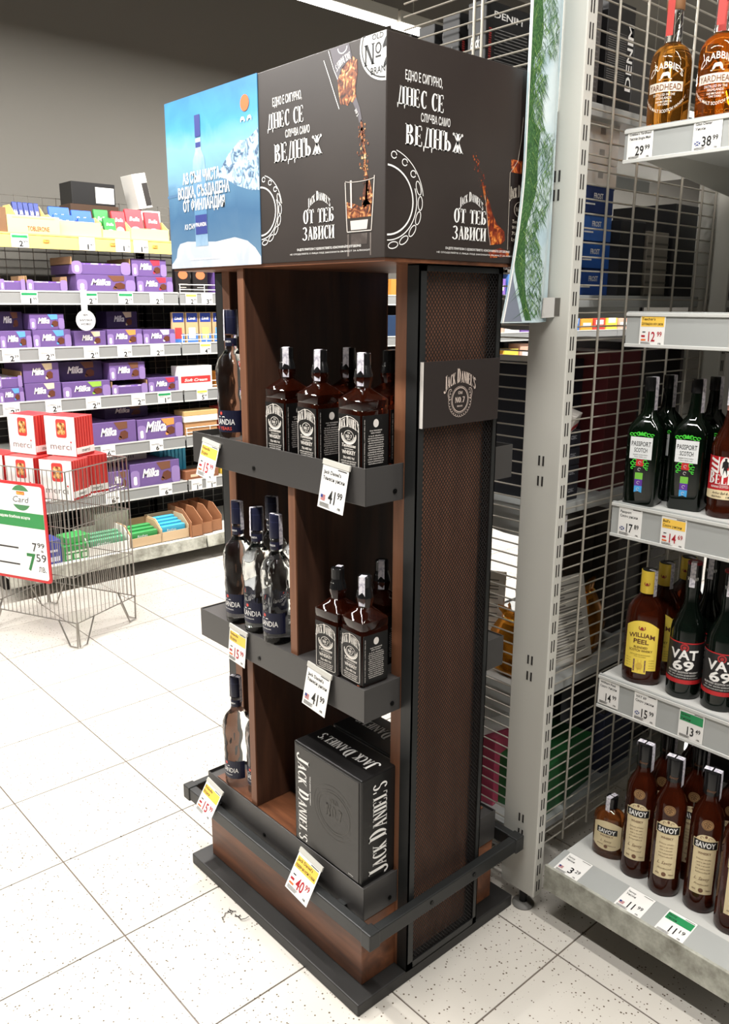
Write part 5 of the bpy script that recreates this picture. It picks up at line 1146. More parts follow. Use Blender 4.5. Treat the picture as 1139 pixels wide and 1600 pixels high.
# ------------------------------------------------------------------ chocolate wall across the aisle
CYF, CYB = 2.95, 3.40
LV = [1.98, 1.68, 1.372, 1.078, .783, .490]
LVN = ['top', 'second', 'third', 'fourth', 'fifth', 'sixth']
BAYS = [(.685, 1.932), (1.94, 3.185), (3.19, 4.435), (4.44, 5.685), (5.69, 6.935), (6.94, 8.185)]
BN = ['left', 'second', 'third', 'fourth', 'fifth', 'far right']
darkback = mat('shelf_back_dark', B(46, 44, 44), .7); yrail = mat('rail_yellow', B(242, 208, 112), .45); crail = mat('rail_mid_grey', B(140, 141, 140), .35)
for bi, (x0, x1) in enumerate(BAYS):
    cx = (x0+x1)/2; hw = (x1-x0)/2
    fr_ = thing('shelving_bay', 'wire-backed frame of the %s bay of chocolate shelves' % BN[bi], 'shelf frame', (cx, CYB+.03, 0), 0, 'chocolate shelf bays')
    for s_ in (-1, 1): MB().box(s_*hw-.018, s_*hw+.018, -.02, .02, 0, 2.24).build('post', 'slot', fr_)
    MB().box(-hw+.018, hw-.018, .0, .006, .1, 1.68).build('back_sheet', darkback, fr_)
    w_ = None
    if bi < 2:
        for i in range(int(2.1/.045)):
            z = .2+i*.045
            if w_ is None: w_ = MB().tube([(-hw, -.022, 0), (hw, -.022, 0)], .0022, 5).build('wire', 'dwire', fr_); w_.location = (0, 0, z)
            else: inst(w_, 'wire', fr_, (0, 0, z))
        r_ = None
        for i in range(15):
            x = -hw+.05+i*.082
            if r_ is None: r_ = MB().tube([(0, -.026, .2), (0, -.026, 2.23)], .0028, 5).build('rod', 'dwire', fr_); r_.location = (x, 0, 0)
            else: inst(r_, 'rod', fr_, (x, 0, 0))
    for li, z in enumerate(LV):
        t = thing('metal_shelf', 'grey shelf with price rail, %s level of the %s chocolate bay' % (LVN[li], BN[bi]), 'shelf', (cx, CYF, z), 0, 'chocolate shelves')
        MB().box(-hw+.002, hw-.002, .008, CYB-CYF, -.028, 0).build('deck', 'deck', t)
        rm = yrail if (li == 0 and bi in (0, 3)) else crail
        MB().box(-hw+.002, hw-.002, 0, .007, -.072, .004).build('price_rail', rm, t)
        for zz in (0, -.069): MB().box(-hw+.002, hw-.002, -.0025, 0, zz-.004, zz+.004).build('rail_lip', rm if li == 0 else 'deck', t)
    t = thing('base_shelf', 'scuffed bottom shelf of the %s chocolate bay' % BN[bi], 'shelf', (cx, 2.74, 0), 0, 'chocolate shelves')
    MB().box(-hw+.002, hw-.002, .02, .66, .135, .155).build('deck', 'deck', t); MB().prism([(-.004, .085), (.006, .085), (.02, .150), (.02, .158), (.006, .158)], -hw+.002, hw-.002, 'x').build('front_panel', 'dirty', t); MB().box(-hw+.05, hw-.05, .25, .6, .0, .135).build('plinth', 'slot', t)
pur = mat('carton_purple', B(104, 80, 134), .45); lil = mat('carton_lilac', B(140, 116, 168), .45); shade_pur = mat('carton_shaded_purple', B(58, 44, 82), .45)  # last one: same purple darkened, shade of the set-back cartons in their colour
def choc(x0, x1, z, h, y, d, label, accent, big=False, dark=False, flaps=True, tray=False):
    """display carton of chocolate bars"""
    w = x1-x0-.004; t = thing('chocolate_carton', label, 'box', ((x0+x1)/2, y, z), 0, 'purple chocolate cartons')
    if tray:
        MB().box(-w/2, w/2, .002, d, 0, h*.55).build('carton', pur, t, bevel=.001, seg=1)
        for s_ in (-1, 1): MB().box(min(s_*w/2, s_*w/2-s_*.003), max(s_*w/2, s_*w/2-s_*.003), .0, d, h*.5, h*.95).build('side_wall', 'woodedge' if False else mat('cardboard', B(176, 140, 100), .7), t)
        MB().box(-w/2+.02, w/2-.02, .01, d-.01, h*.55, h*.62).build('bars', mat('wrapper_lilac', rough=.35, fn=noise_fn([(.4, B(120, 84, 170)), (.55, B(220, 206, 230)), (.7, B(150, 180, 90))], 30.0, .6)), t)
    else:
        MB().box(-w/2, w/2, .002, d, 0, h).build('carton', shade_pur if dark else pur, t, bevel=.001, seg=1)
    f = FY(.0010)
    if flaps:
        fw = w*.17
        for s_ in (-1, 1):
            a, b = (-w/2, -w/2+fw) if s_ < 0 else (w/2-fw, w/2)
            MB().prism(rrect(a, b, 0, h*.72, min(fw, h)*.35), -.0015, .0018, 'y').build('flap', lil, t)
        k = MB(); k.poly(rrect(-w/2+fw*.3, -w/2+fw*.68, h*.12, h*.48, fw*.15), FY(-.0019)); k.build('badge_print', 'white', t, closed=False)
    if not tray or big:
        k = MB(); put(k, 'Milka', f, -w*.10, h*.40, h*(.36 if not big else .5), w*(.34 if not big else .46), shear=.35, bold=.03); k.build('lettering', 'white', t, closed=False)
        k = MB(); k.poly([(w*.12, h*.30), (w*.20, h*.16), (w*.31, h*.22), (w*.32, h*.46), (w*.25, h*.58), (w*.16, h*.52)], f); k.build('chocolate_print', mat('choc_brown', B(96, 54, 38), .4), t, closed=False)
        k = MB(); k.poly([(w*.12, h*.62), (w*.31, h*.66), (w*.31, h*.97), (w*.02, h*.97)], f); k.poly(arc(w*.14, h*.24, w*.035, h*.09, 0, 360, 10)[:-1], f); k.build('accent_print', mat('acc_%d_%d_%d' % accent, B(*accent), .5), t, closed=False)
    return t
RED_, CRM, BLU, BRN, GRN, ORG, WHT = (190, 50, 70), (226, 206, 170), (90, 150, 210), (110, 70, 50), (140, 180, 70), (216, 140, 70), (230, 226, 232)
Z2, Z3, Z4, Z5, Z6 = LV[1:]
YF = CYF+.012
CH = [(.862, 1.000, Z2, .085, YF, .2, 'low open carton with green wrapped bars at the left edge of the second level', GRN, 0, 0, 1, 1), (1.004, 1.236, Z2, .085, YF, .2, 'open lilac carton left of the purple stack on the second level', BRN, 0, 0, 1, 1),
      (1.290, 1.654, Z2, .096, YF, .3, 'wide purple chocolate carton at the bottom of the stack on the second level', BRN, 0, 0, 1, 0), (1.664, 1.905, Z2, .092, YF, .3, 'purple carton with red corner at the bottom right of the second level', RED_, 0, 0, 1, 0),
      (1.27, 1.634, Z2+.098, .10, YF+.01, .3, 'wide purple carton on top of the stack on the second level', BRN, 0, 1, 1, 1), (1.640, 1.872, Z2+.094, .10, YF+.01, .3, 'purple carton with red corner on top of the stack on the second level', RED_, 0, 0, 1, 0),
      (.835, 1.008, Z3, .095, YF, .3, 'purple carton with blue corner at the left edge of the third level', BLU, 0, 0, 1, 0), (1.014, 1.234, Z3, .098, YF, .3, 'purple carton with blue corner under another on the third level', BLU, 0, 0, 1, 0),
      (1.252, 1.446, Z3, .086, YF, .3, 'purple carton with cream corner in the middle of the third level', CRM, 0, 0, 0, 0), (1.452, 1.680, Z3, .092, YF, .3, 'purple carton with nut-brown corner on the third level', ORG, 0, 0, 1, 0),
      (1.686, 1.904, Z3, .088, YF, .3, 'purple carton full of white wrapped bars on the third level', WHT, 0, 0, 1, 0), (1.008, 1.206, Z3+.1, .085, YF+.012, .28, 'purple carton stacked on the blue-cornered one on the third level', BLU, 0, 0, 1, 0),
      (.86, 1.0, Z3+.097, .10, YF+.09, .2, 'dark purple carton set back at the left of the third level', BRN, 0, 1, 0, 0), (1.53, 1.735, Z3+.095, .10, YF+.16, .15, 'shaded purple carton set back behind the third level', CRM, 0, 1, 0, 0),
      (.80, .938, Z4, .08, YF, .3, 'purple carton at the left edge of the fourth level, lower row', BLU, 0, 0, 1, 0), (.944, 1.152, Z4, .098, YF, .3, 'purple carton with cream corner in the lower row of the fourth level', CRM, 0, 0, 0, 0),
      (1.158, 1.452, Z4, .092, YF, .3, 'wide purple carton with green corner in the lower row of the fourth level', GRN, 0, 0, 1, 0), (1.458, 1.695, Z4, .085, YF, .3, 'open purple carton with white bars in the lower row of the fourth level', WHT, 0, 0, 1, 1), (1.70, 1.926, Z4, .088, YF, .3, 'purple carton with cherry corner at the right of the fourth level', RED_, 0, 0, 1, 0),
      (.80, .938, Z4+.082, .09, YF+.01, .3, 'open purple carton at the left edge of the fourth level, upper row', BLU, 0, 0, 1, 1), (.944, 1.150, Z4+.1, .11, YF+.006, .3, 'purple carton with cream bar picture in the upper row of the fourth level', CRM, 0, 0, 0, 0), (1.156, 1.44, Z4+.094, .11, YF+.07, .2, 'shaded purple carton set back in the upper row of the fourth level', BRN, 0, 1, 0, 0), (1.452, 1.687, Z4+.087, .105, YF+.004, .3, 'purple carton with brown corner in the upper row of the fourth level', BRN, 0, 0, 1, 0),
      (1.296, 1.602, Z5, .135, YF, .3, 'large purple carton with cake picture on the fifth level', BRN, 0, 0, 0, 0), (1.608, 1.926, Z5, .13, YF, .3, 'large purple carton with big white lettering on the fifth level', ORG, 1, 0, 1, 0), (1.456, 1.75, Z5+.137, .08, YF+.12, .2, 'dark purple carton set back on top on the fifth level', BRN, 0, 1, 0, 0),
      (1.542, 1.888, Z6, .150, YF, .3, 'large purple carton with biscuit picture on the sixth level', BRN, 0, 0, 1, 0), (1.400, 1.538, Z6, .12, YF, .3, 'purple carton left of the large one on the sixth level', BRN, 0, 0, 0, 0)]
for c in CH: choc(*c)
# yellow cartons and packs on the top level
Z1 = LV[0]
ylw = (240, 212, 136)
pack('chocolate_box', (.90, 3.02, Z1), (.06, .12, .13), 0, (120, 90, 66), 'brown carton at the left picture edge of the top level')
pack('chocolate_box', (1.075, 3.00, Z1), (.285, .08, .095), 0, (226, 200, 140), 'long cream chocolate box with red lettering on the top level', prints=[((150, 26, 18), 'f', [('TOBLERONE', .58, .18, .26, .42), ]), ((220, 180, 120), 'f', [(.1, .9, .86, .92)])])
def open_carton(x0, x1, z, y, d, h, back, label, packs):
    w = x1-x0; t = thing('display_carton', label, 'box', ((x0+x1)/2, y, z), 0, 'yellow open cartons'); m = mat('carton_yellow', B(*ylw), .5)
    MB().box(-w/2, w/2, 0, .003, 0, h).build('front_wall', m, t); MB().box(-w/2, w/2, 0, d, 0, .003).build('bottom', m, t)
    for s_ in (-1, 1): MB().prism([(0, 0), (d, 0), (d, back), (d*.5, back), (0, h)], s_*w/2-.0015, s_*w/2+.0015, 'x').build('side_wall', m, t)
    MB().box(-w/2, w/2, d-.003, d, 0, back).build('rear_wall', m, t)
    n = 0
    for (px, py, pw, ph, col, lb) in packs:
        p = thing('chocolate_pack', lb, 'pack', ((x0+x1)/2+px, y+py, z+.006), 0, 'wrapped packs in the yellow cartons'); p.rotation_euler = (R(-14), 0, 0)
        MB().box(-pw/2, pw/2, 0, .02, 0, ph).build('wrapper', mat('wrap_%d_%d_%d' % col, B(*col), .35), p, bevel=.004)
        k = MB(); put(k, 'Bella', FY(-.0006), 0, ph*.62, ph*.14, pw*.6, shear=.3); k.poly(arc(0, ph*.32, pw*.28, ph*.12, 0, 360, 14)[:-1], FY(-.0005)); k.build('print', mat('pack_print', B(226, 210, 206), .5), p, closed=False)
dbl, bl2, gr2, rd2 = (28, 48, 120), (44, 92, 190), (44, 130, 60), (196, 52, 62)
nth5 = ['first', 'second', 'third', 'fourth', 'fifth', 'sixth']
open_carton(1.035, 1.200, Z1, 3.09, .2, .10, .17, 'yellow carton with a row of dark blue bars behind the cream box', [(-.06+.03*i, .04, .028, .185, dbl, 'dark blue wrapped bar, %s in the carton behind the cream box' % nth5[i]) for i in range(5)])
open_carton(1.205, 1.480, Z1, 3.00, .16, .085, .12, 'yellow carton holding blue packs on the top level', [(-.07, .05, .12, .165, bl2, 'blue pack standing left in its yellow carton'), (.06, .05, .12, .155, bl2, 'blue pack standing right in its yellow carton'), (-.06, .02, .12, .12, bl2, 'blue pack in front on the left of the yellow carton'), (.07, .02, .10, .11, bl2, 'blue pack in front on the right of the yellow carton')])
open_carton(1.486, 1.660, Z1, 3.00, .16, .05, .12, 'yellow carton with green and red packs on the top level', [(-.045, .06, .09, .17, gr2, 'green pack at the back of the mixed yellow carton'), (-.02, .02, .075, .12, gr2, 'green pack at the front of the mixed yellow carton'), (.05, .035, .085, .165, rd2, 'red pack in the mixed yellow carton')])
open_carton(1.664, 1.915, Z1, 3.00, .16, .07, .12, 'yellow carton with two red packs at the right of the top level', [(-.06, .045, .11, .185, rd2, 'red pack standing left in the right yellow carton'), (.06, .045, .10, .175, rd2, 'red pack standing right in the right yellow carton')])
stk = pack('chocolate_box', (1.53, 3.25, Z1), (.30, .16, .20), 0, (70, 52, 40), 'brown carton at the back of the top level carrying the black box')
pack('delivery_box', (1.53, 3.26, Z1+.20), (.27, .17, .125), 0, (30, 29, 29), 'black box with white label lying on top of the chocolate shelf', prints=[((214, 212, 206), 'f', [(.54, .97, .10, .82)]), (gy, 'f', [(.58+.03*q, .59+.03*q, .2, .7) for q in range(12)])])
pack('chocolate_box', (1.86, 3.22, Z1), (.16, .16, .19), 0, (206, 202, 196), 'pale carton at the back right of the top level'); bx_ = pack('chocolate_box', (1.84, 3.20, Z1+.19), (.09, .15, .20), 0, (224, 222, 216), 'white box with dark picture leaning on top of the right end of the shelf', prints=[((34, 30, 30), 's', [(.1, .95, .06, .72)]), ((40, 36, 34), 'f', [(.55, .98, .06, .72)])]); bx_.rotation_euler = (0, R(-12), 0); bx_.location.z += .012
# second bay
for i in range(2):
    pack('chocolate_pack', (1.99+.125*i, 3.0, Z2), (.105, .03, .16), 0, (34, 30, 30), 'black chocolate pouch, %s behind the wire guard of the second level' % ('left one', 'right one')[i], 'pack', prints=[((196, 110, 70), 'f', [(-1, .5, .68, .32, .16)]), ((226, 220, 210), 'f', [(.2, .8, .30, .34), (.25, .7, .2, .22)])])
for i in range(4):
    cl = [(196, 60, 60), (230, 226, 224), (240, 210, 110), (110, 170, 220)][i]
    pack('chocolate_pack', (1.925+.098*i+.02, 3.0, Z3+.03), (.088, .02, .19), 0, (190, 160, 120), 'hanging chocolate pouch %s of four on the third level of the second bay' % nth5[i], 'pack', prints=[((40, 60, 140), 'f', [(.06, .94, .68, .98)]), (wt, 'f', [('Lindt', .5, .76, .10, .6, .3)]), ((60, 110, 180), 'f', [(.1, .95, .02, .30)]), (cl, 'f', [(.2, .75, .14, .5)])]).location.z = Z3
pack('chocolate_box', (2.03, 3.0, Z4), (.24, .1, .15), 0, (232, 228, 224), 'white box with a red banner on the fourth level of the second bay', prints=[((186, 50, 50), 'f', [(.05, .95, .3, .58)]), (wt, 'f', [('Soft Cream', .5, .36, .12, .7, .3)])])
pack('chocolate_box', (2.06, 3.02, Z5), (.24, .12, .085), 0, (176, 132, 90), 'brown box at the bottom on the fifth level of the second bay'); pack('chocolate_box', (2.06, 3.02, Z5+.086), (.25, .13, .04), 0, (224, 216, 204), 'white box lying on the brown one on the fifth level'); pack('chocolate_box', (2.06, 3.02, Z5+.127), (.25, .13, .03), 0, (198, 164, 110), 'gold box topping the pile on the fifth level')
for li, z in ((1, Z2), (2, Z3), (3, Z4), (4, Z5)):
    t = thing('wire_guard', 'thin white wire guard along the %s level of the second bay' % LVN[li], 'wire guard', (1.945, CYF+.008, z), 0, 'wire guards')
    for zz in (.02, .05): MB().tube([(0, 0, zz), (.36, 0, zz)], .0025, 5).build('wire', 'white', t)
    for xx in (.005, .18, .355): MB().tube([(xx, 0, 0), (xx, 0, .05)], .002, 5).build('stay', 'white', t)
for i in range(7): pack('chocolate_pack', (1.83+.028*i, 3.06, Z6+.0), (.022, .14, .20), 0, (70, 176, 214), 'light blue upright pack, %s in the row on the sixth level' % (nth5+['seventh'])[i], 'pack', group='light blue packs').location.y = 3.40-.24
for i in range(2): pack('chocolate_box', (1.985+.13*i, 3.0, Z6), (.12, .09, .06), 0, (134, 84, 56), 'small brown box %s on the sixth level of the second bay' % ('left', 'right')[i], prints=[((214, 190, 160), 'f', [(.3, .75, .3, .6)])])
pack('chocolate_box', (1.60, 3.2, Z6+.152), (.26, .2, .05), 0, (206, 204, 200), 'flat white carton lying over the large purple one on the sixth level', prints=[(gy, 'f', [(.2+.06*q, .23+.06*q, .3, .7) for q in range(8)])])
# bottom level
ZB = .155
pack('chocolate_box', (1.42, 3.10, ZB), (.22, .2, .20), 0, (196, 190, 182), 'large whitish carton standing back on the bottom level'); 
def crate(x, w, h, col, label, cont, ccol, y=2.80, d=.22, n=4):
    t = thing('open_crate', label, 'box', (x, y, ZB), 0, 'open cartons on the bottom level'); m = mat('crate_%d_%d_%d' % col, B(*col), .65)
    MB().box(-w/2, w/2, 0, d, 0, .004).build('bottom', m, t); MB().box(-w/2, w/2, 0, .004, 0, h*.45).build('front_wall', m, t); MB().box(-w/2, w/2, d-.004, d, 0, h).build('rear_wall', m, t)
    for s_ in (-1, 1): MB().prism([(0, 0), (d, 0), (d, h), (d*.35, h), (0, h*.6)], s_*w/2-.002, s_*w/2+.002, 'x').build('side_wall', m, t)
    if cont:
        for i in range(n):
            p = pack('chocolate_pack', (x, y+.02+i*.045, ZB+.006), (w*.86, .035, h*.62+.01*i), 0, ccol, '%s, %s from the front' % (cont, nth5[i]), 'pack', prints=[((226, 236, 232), 'f', [('Roshen', .4, .6, .2, .4, .2), (.6, .9, .1, .35)])], group=cont+'s'); p.location.y += .02
    return t
crate(1.30, .26, .13, (232, 228, 220), 'white open carton on the bottom level behind the basket', 'blue and green wrapped bar in the white open carton', (90, 160, 120), n=3)
crate(1.545, .20, .13, (196, 168, 132), 'cardboard open carton with green bars on the bottom level', 'green wrapped bar in the cardboard carton', (60, 150, 80), n=3)
crate(1.745, .19, .14, (206, 178, 142), 'cardboard open carton with light blue packs on the bottom level', 'light blue pack in the cardboard carton', (64, 170, 206), n=4)
for i in range(3): crate(1.89+.085*i, .08, .17, (160, 110, 76), 'narrow brown open carton, %s in the row on the bottom level' % nth5[i], None, None, y=2.78+.02*i, d=.3)
pack('chocolate_box', (1.10, 2.88, ZB), (.16, .14, .09), 0, (48, 140, 66), 'green tea-sized box lying on the bottom level behind the basket', prints=[((210, 226, 200), 'f', [(.1, .9, .5, .62), (.1, .3, .1, .4), (.4, .6, .1, .4), (.7, .9, .1, .4)])]); pack('chocolate_box', (1.12, 2.90, ZB+.092), (.15, .12, .04), 6, (70, 160, 84), 'flat green box on top of the green box behind the basket'); pack('chocolate_box', (.965, 2.88, ZB), (.09, .14, .14), 0, (58, 66, 150), 'blue box on the bottom level behind the basket', prints=[((200, 200, 220), 'f', [(.1, .9, .1, .3), (.2, .8, .5, .6)])])
# bays seen only through the gaps
mk = pack('snack_box', (3.83, 3.03, Z4+.0), (.20, .12, .10), 0, (60, 34, 28), 'dark snack box with red script seen through the stand', prints=[((214, 70, 50), 'f', [('Mars', .55, .25, .5, .7, .25)])]); pack('snack_box', (3.83, 3.05, Z4+.10), (.20, .12, .05), 0, (190, 60, 56), 'red snack box lying on the dark one seen through the stand')
pack('snack_box', (3.84, 3.05, Z3), (.22, .15, .16), 0, (38, 56, 84), 'blue carton seen through the gap of the stand'); pack('snack_box', (3.86, 3.03, Z2), (.20, .15, .12), 0, (196, 130, 60), 'orange carton seen through the gap of the stand'); pack('snack_box', (3.86, 3.05, Z1), (.20, .15, .2), 0, (40, 38, 38), 'black carton seen through the gap of the stand, top level')
random.seed(21)
pal = [(230, 150, 60), (232, 228, 222), (196, 70, 60), (120, 90, 160), (236, 200, 80), (70, 110, 170), (214, 170, 150)]
pn = ['orange', 'white', 'red', 'violet', 'yellow', 'blue', 'salmon']
for li in (1, 2, 3, 4, 5):
    for k_, x in enumerate((5.05, 5.27, 5.49, 6.2, 6.42, 6.64, 6.86, 7.08)):
        c = (li*3+k_*2) % 7
        pack('snack_box', (x, 3.04, LV[li]), (.19, .14, .11+.04*((li+k_) % 3)), 0, pal[c], '%s carton on the %s level of the far shelves, %s beyond the wire grid' % (pn[c], LVN[li], (nth5+['seventh', 'eighth'])[k_]), prints=[(wt if c != 1 else (186, 60, 60), 'f', [(.15, .85, .35, .65)])])
for li in range(6):
    for k_, x in enumerate((2.32, 2.54, 2.76, 2.98, 3.30, 3.52, 4.08, 4.30, 4.54, 4.76)):
        c = (li*2+k_*3+1) % 7
        pack('snack_box', (x, 3.05, LV[li]), (.19, .15, .10+.03*((li*2+k_) % 3)), 0, pal[c], '%s carton, %s in the row on the %s level behind the stand' % (pn[c], NTH[k_+1], LVN[li]), prints=[(wt if c != 1 else (186, 60, 60), 'f', [(.15, .85, .35, .65)])], group='cartons on the far shelves')
# small price tags along the chocolate rails
FT = [(0, [(.986, '2', '99', 'green'), (1.363, '1', '49', None), (1.582, '1', '29', None), (1.696, '1', '49', None)]), (1, [(1.009, '1', '99', 'green'), (1.356, '2', '19', 'green'), (1.578, '2', '29', 'green'), (1.781, '2', '39', None), (2.021, '2', '99', 'yellow'), (2.135, '3', '49', None)]),
      (2, [(.880, '2', '39', None), (1.079, '2', '39', None), (1.342, '2', '39', None), (1.55, '2', '39', None), (1.766, '2', '39', None), (2.109, '4', '99', 'yellow')]), (3, [(.855, '2', '39', None), (1.091, '2', '39', None), (1.331, '2', '39', None), (1.62, '2', '39', None), (1.798, '1', '89', 'green'), (2.07, '5', '49', 'yellow')]),
      (4, [(1.401, '6', '99', None), (1.725, '6', '99', None)]), (5, [(1.409, '6', '99', None), (1.771, '6', '99', None), (2.0, '1', '69', None), (2.11, '1', '69', None)])]
for li, L_ in FT:
    for i, (x, a, b, hdn) in enumerate(L_):
        price_tag((x, CYF-.003, LV[li]-.002), 0, .092 if x < 1.9 else .08, .070, a, b, hdn, None, 'small %s price tag %s.%s on the %s chocolate rail, %s from the left' % ({None: 'white', 'green': 'green-topped', 'yellow': 'yellow-topped'}[hdn], a, b, LVN[li], nth5[i]), far=True, group='price tags on the chocolate rails')
for i, x in enumerate((1.13, 1.52, 1.79)):
    o = MB().box(-.016, .016, -.001, 0, -.008, .008).build('rail_badge', mat('badge_brown', B(176, 96, 50), .5)); o.location = (x, CYF-.0026, Z1-.034); kb = MB(); put(kb, 'BILLA', FY(-.0014), 0, -.005, .010, .028, bold=.02); kb.build('lettering', 'yellow', o, closed=False); tag(o, 'small brown logo badge on the yellow rail, %s from the left' % nth5[i], 'badge', 'logo badges')
# round hanging sign
hs = thing('hanging_sign', 'round white shelf sign hanging from the second chocolate rail', 'sign', (1.315, CYF-.016, Z2-.16))
MB().tube([(0, 0, 0), (0, -.003, 0)], .058, 28).build('disc', mat('sign_disc', B(206, 206, 206), .4), hs); MB().box(-.016, .016, -.001, .012, .05, .17).build('holder', 'clear' if False else mat('holder_white', B(232, 232, 232), .3), hs)
k = MB(); put(k, 'NEW', FY(-.0036), 0, .025, .012, .03); put(k, 'МИЛКА', FY(-.0036), 0, -.004, .011, .075, shear=.2); put(k, 'НОВО', FY(-.0036), 0, -.026, .011, .06); k.build('lettering', mat('sign_grey', B(40, 40, 42), .5), hs, closed=False)

# ------------------------------------------------------------------ wire basket with chocolate boxes
BA = R(24.5); BW, BD = .43, .60; BZ0, BZ1 = .13, .868
bk_ = thing('wire_basket', 'tall rectangular wire bargain basket on bent wire legs', 'basket', (.700, 1.892, 0), BA)
cu = (0, 0)
def vert_wires(p, q, n, skip_ends=True):
    for i in range(n+1):
        x, y = p[0]+(q[0]-p[0])*i/n, p[1]+(q[1]-p[1])*i/n
        MBW(x, y)
vw = [None]
def MBW(x, y):
    if vw[0] is None: vw[0] = MB().tube([(0, 0, BZ0), (0, 0, BZ1)], .0019, 5).build('upright_wire', 'dwire', bk_); vw[0].location = (x, y, 0)
    else: inst(vw[0], 'upright_wire', bk_, (x, y, 0))
c4 = [(0, 0), (BW, 0), (BW, BD), (0, BD)]
for i in range(4):
    p, q = c4[i], c4[(i+1) % 4]; vert_wires(p, q, 15 if i % 2 == 0 else 22)
for z in (BZ0, .36, .60, .715, BZ1):
    MB().tube([(x, y, z) for x, y in c4], .0030 if z in (BZ0, BZ1) else .0022, 6, closed=True).build('ring_wire', 'dwire', bk_)
for (x, y) in c4: MB().tube([(x, y, BZ0), (x, y, BZ1)], .0036, 6).build('corner_post', 'dwire', bk_)
for i in range(12): MB().tube([(0, .025+i*.05, .715), (BW, .025+i*.05, .715)], .0018, 5).build('floor_wire', 'dwire', bk_)
for (x, y), (sx, sy) in zip(c4, ((1, 1), (-1, 1), (-1, -1), (1, -1))):
    MB().tube([(x+sx*.004, y, BZ0), (x+sx*.008, y, .006), (x+sx*.055, y, .006), (x+sx*.115, y, BZ0)], .0042, 6).build('leg', 'dwire', bk_)
    MB().tube([(x, y+sy*.004, BZ0), (x, y+sy*.008, .006), (x, y+sy*.055, .006), (x, y+sy*.115, BZ0)], .0042, 6).build('leg', 'dwire', bk_)
def inb(a, b, z): 
    c, s_ = math.cos(BA), math.sin(BA); return (.700+a*c-b*s_, 1.892+a*s_+b*c, z)
# sign board on the side facing the camera
sb = thing('price_board', 'red-framed white price board with green band hanging on the wire basket', 'sign', inb(-.012, .315, .318), BA+R(-90))
sw, sh = .40, .485
MB().prism(rrect(-sw/2, sw/2, 0, sh, .02), -.008, -.002, 'y').build('frame', mat('frame_red', B(196, 50, 52), .4), sb)
MB().prism(rrect(-sw/2+.014, sw/2-.014, .014, sh-.014, .014), -.0095, -.007, 'y').build('card', 'paper', sb)
f = FY(-.0099); MB().poly([(-sw/2+.014, sh*.55), (sw/2-.014, sh*.55), (sw/2-.014, sh*.70), (-sw/2+.014, sh*.70)], f).build('green_band', mat('band_green', B(58, 140, 78), .5), sb, closed=False)
k = MB(); k.poly(arc(.055, sh*.845, .062, .062, 0, 360, 30)[:-1], f); k.build('logo_disc', mat('disc_green', B(76, 130, 84), .5), sb, closed=False)
k = MB(); k.poly(rrect(-.015, .125, sh*.775, sh*.915, .012), FY(-.0103)); put(k, 'Шоколадови бонбони асорти', FY(-.0102), -.02, sh*.635, .014, .24, bold=.02); k.build('logo_plate', 'white', sb, closed=False)
k = MB(); put(k, 'Card', FY(-.0107), .055, sh*.80, .030, .10, shear=.25, bold=0); put(k, '7', FY(-.0102), .112, sh*.315, .044, .028); put(k, '99', FY(-.0102), .152, sh*.36, .024, .044); put(k, 'лв.', FY(-.0102), .158, sh*.315, .010, .018); put(k, '59', FY(-.0102), .148, sh*.215, .040, .062, bold=.005); put(k, 'лв.', FY(-.0102), .150, sh*.11, .026, .046, bold=0)
for zz in (.32, .15): k.poly([(-.14, sh*zz), (.01, sh*zz), (.01, sh*zz+.008), (-.14, sh*zz+.008)], FY(-.0102))
k.build('lettering', mat('board_ink', B(60, 58, 58), .5), sb, closed=False)
k = MB(); put(k, '7', FY(-.0102), .086, sh*.115, .088, .056, bold=.02); k.build('price', mat('board_green', B(52, 120, 66), .5), sb, closed=False)
k = MB(); k.poly([(.03, sh*.875), (.08, sh*.875), (.08, sh*.91), (.03, sh*.91)], FY(-.0107)); k.build('logo_tab', 'orange', sb, closed=False)
k = MB(); put(k, 'BILLA', FY(-.0111), .055, sh*.882, .008, .04, bold=.02); k.build('logo_lettering', 'yellow', sb, closed=False)
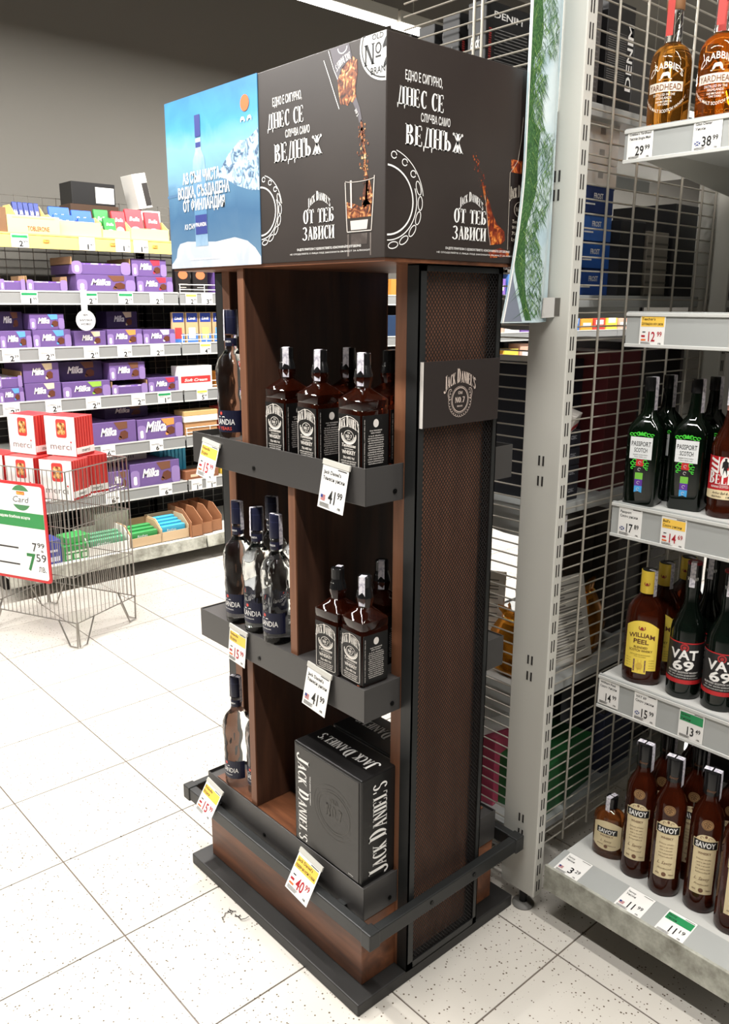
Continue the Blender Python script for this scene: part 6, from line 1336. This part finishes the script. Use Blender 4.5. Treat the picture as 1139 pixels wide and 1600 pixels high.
# boxes of pralines
def merci(loc, rot, label, tilt=(0, 0)):
    t = thing('praline_box', label, 'box', loc, rot, 'red and white praline boxes'); t.rotation_euler = (tilt[0], tilt[1], rot)
    w, d, h = .180, .125, .188
    MB().box(-w/2, w/2, -d/2, d/2, 0, h).build('carton', mat('praline_red', B(190, 46, 46), .35), t, bevel=.0015, seg=1)
    MB().box(-w/2+.001, w/2-.001, -d/2-.0012, -d/2+.001, .001, h-.001).build('front_panel', 'paper', t)
    for i in range(6): MB().box(w/2-.001, w/2+.002, -d/2+.010+i*.018, -d/2+.020+i*.018, h*.22, h-.004).build('pleat', mat('praline_red_light', B(206, 66, 60), .3), t)
    MB().box(w/2-.001, w/2+.0028, -d/2+.002, d/2-.002, .012, .042).build('side_band', 'paper', t)
    k = MB(); f = FY(-d/2-.0016); put(k, 'merci', f, .0, h*.16, .032, .125, bold=0); put(k, 'merci', plane((w/2+.0033, 0, .020), (0, 1, 0), (0, 0, 1)), 0, 0, .017, .055, bold=.02); k.build('lettering', mat('merci_grey', B(110, 106, 104), .4), t, closed=False)
    k = MB(); k.poly(rrect(-.022, .040, h*.46, h*.93, .012), f); k.poly(arc(.062, h*.36, .005, .005, 0, 360, 8)[:-1], f); k.build('picture_frame', mat('merci_red', B(206, 62, 58), .5), t, closed=False)
    k = MB(); k.poly(rrect(-.014, .032, h*.54, h*.84, .008), FY(-d/2-.0020)); k.build('picture', mat('merci_pic', rough=.4, fn=noise_fn([(.4, B(110, 60, 40)), (.55, B(214, 150, 80)), (.7, B(240, 214, 170))], 60.0, .4)), t, closed=False)
    return t
MZ = .722
rot0 = R(-66)
MER = [((.105, .10), MZ, 'praline box at the front corner of the basket, lower layer', 6), ((.265, .11), MZ, 'praline box in the lower layer next to the corner one, red side showing', -18), ((.345, .28), MZ, 'praline box in the lower layer at the right side of the basket', -6),
       ((.10, .31), MZ, 'praline box in the lower layer behind the price board', 0), ((.10, .505), MZ, 'praline box in the lower layer at the left end', 0), ((.31, .48), MZ, 'praline box in the lower layer at the back', 0)]
m0 = None
for i, ((a, b), z, lb, dr) in enumerate(MER + [((.20, .14), MZ+.190, 'praline box standing on top near the right, front fully visible', 2), ((.17, .345), MZ+.190, 'praline box standing on top at the left, cut by the picture edge', -4)]):
    p = inb(a, b, z)
    if m0 is None: m0 = merci(p, rot0+R(dr), lb)
    else: dup(m0, p, rot0+R(dr), lb)
# hair tuft on the floor
tf = thing('dust_fluff', 'dark dusty fluff on the tile in front of the stand', 'dust', (.245, -.12, 0)); random.seed(5)
for q in range(5):
    pts = [Vector((random.uniform(-.02, .02), random.uniform(-.02, .02), .002))]
    for j in range(6): pts.append(pts[-1]+Vector((random.uniform(-.004, .010)*(1 if q % 2 else -1), random.uniform(-.010, .004), random.uniform(-.0008, .0014))))
    MB().tube([(p.x, p.y, max(.0012, p.z)) for p in pts], .0011, 4).build('strand', 'slot', tf)
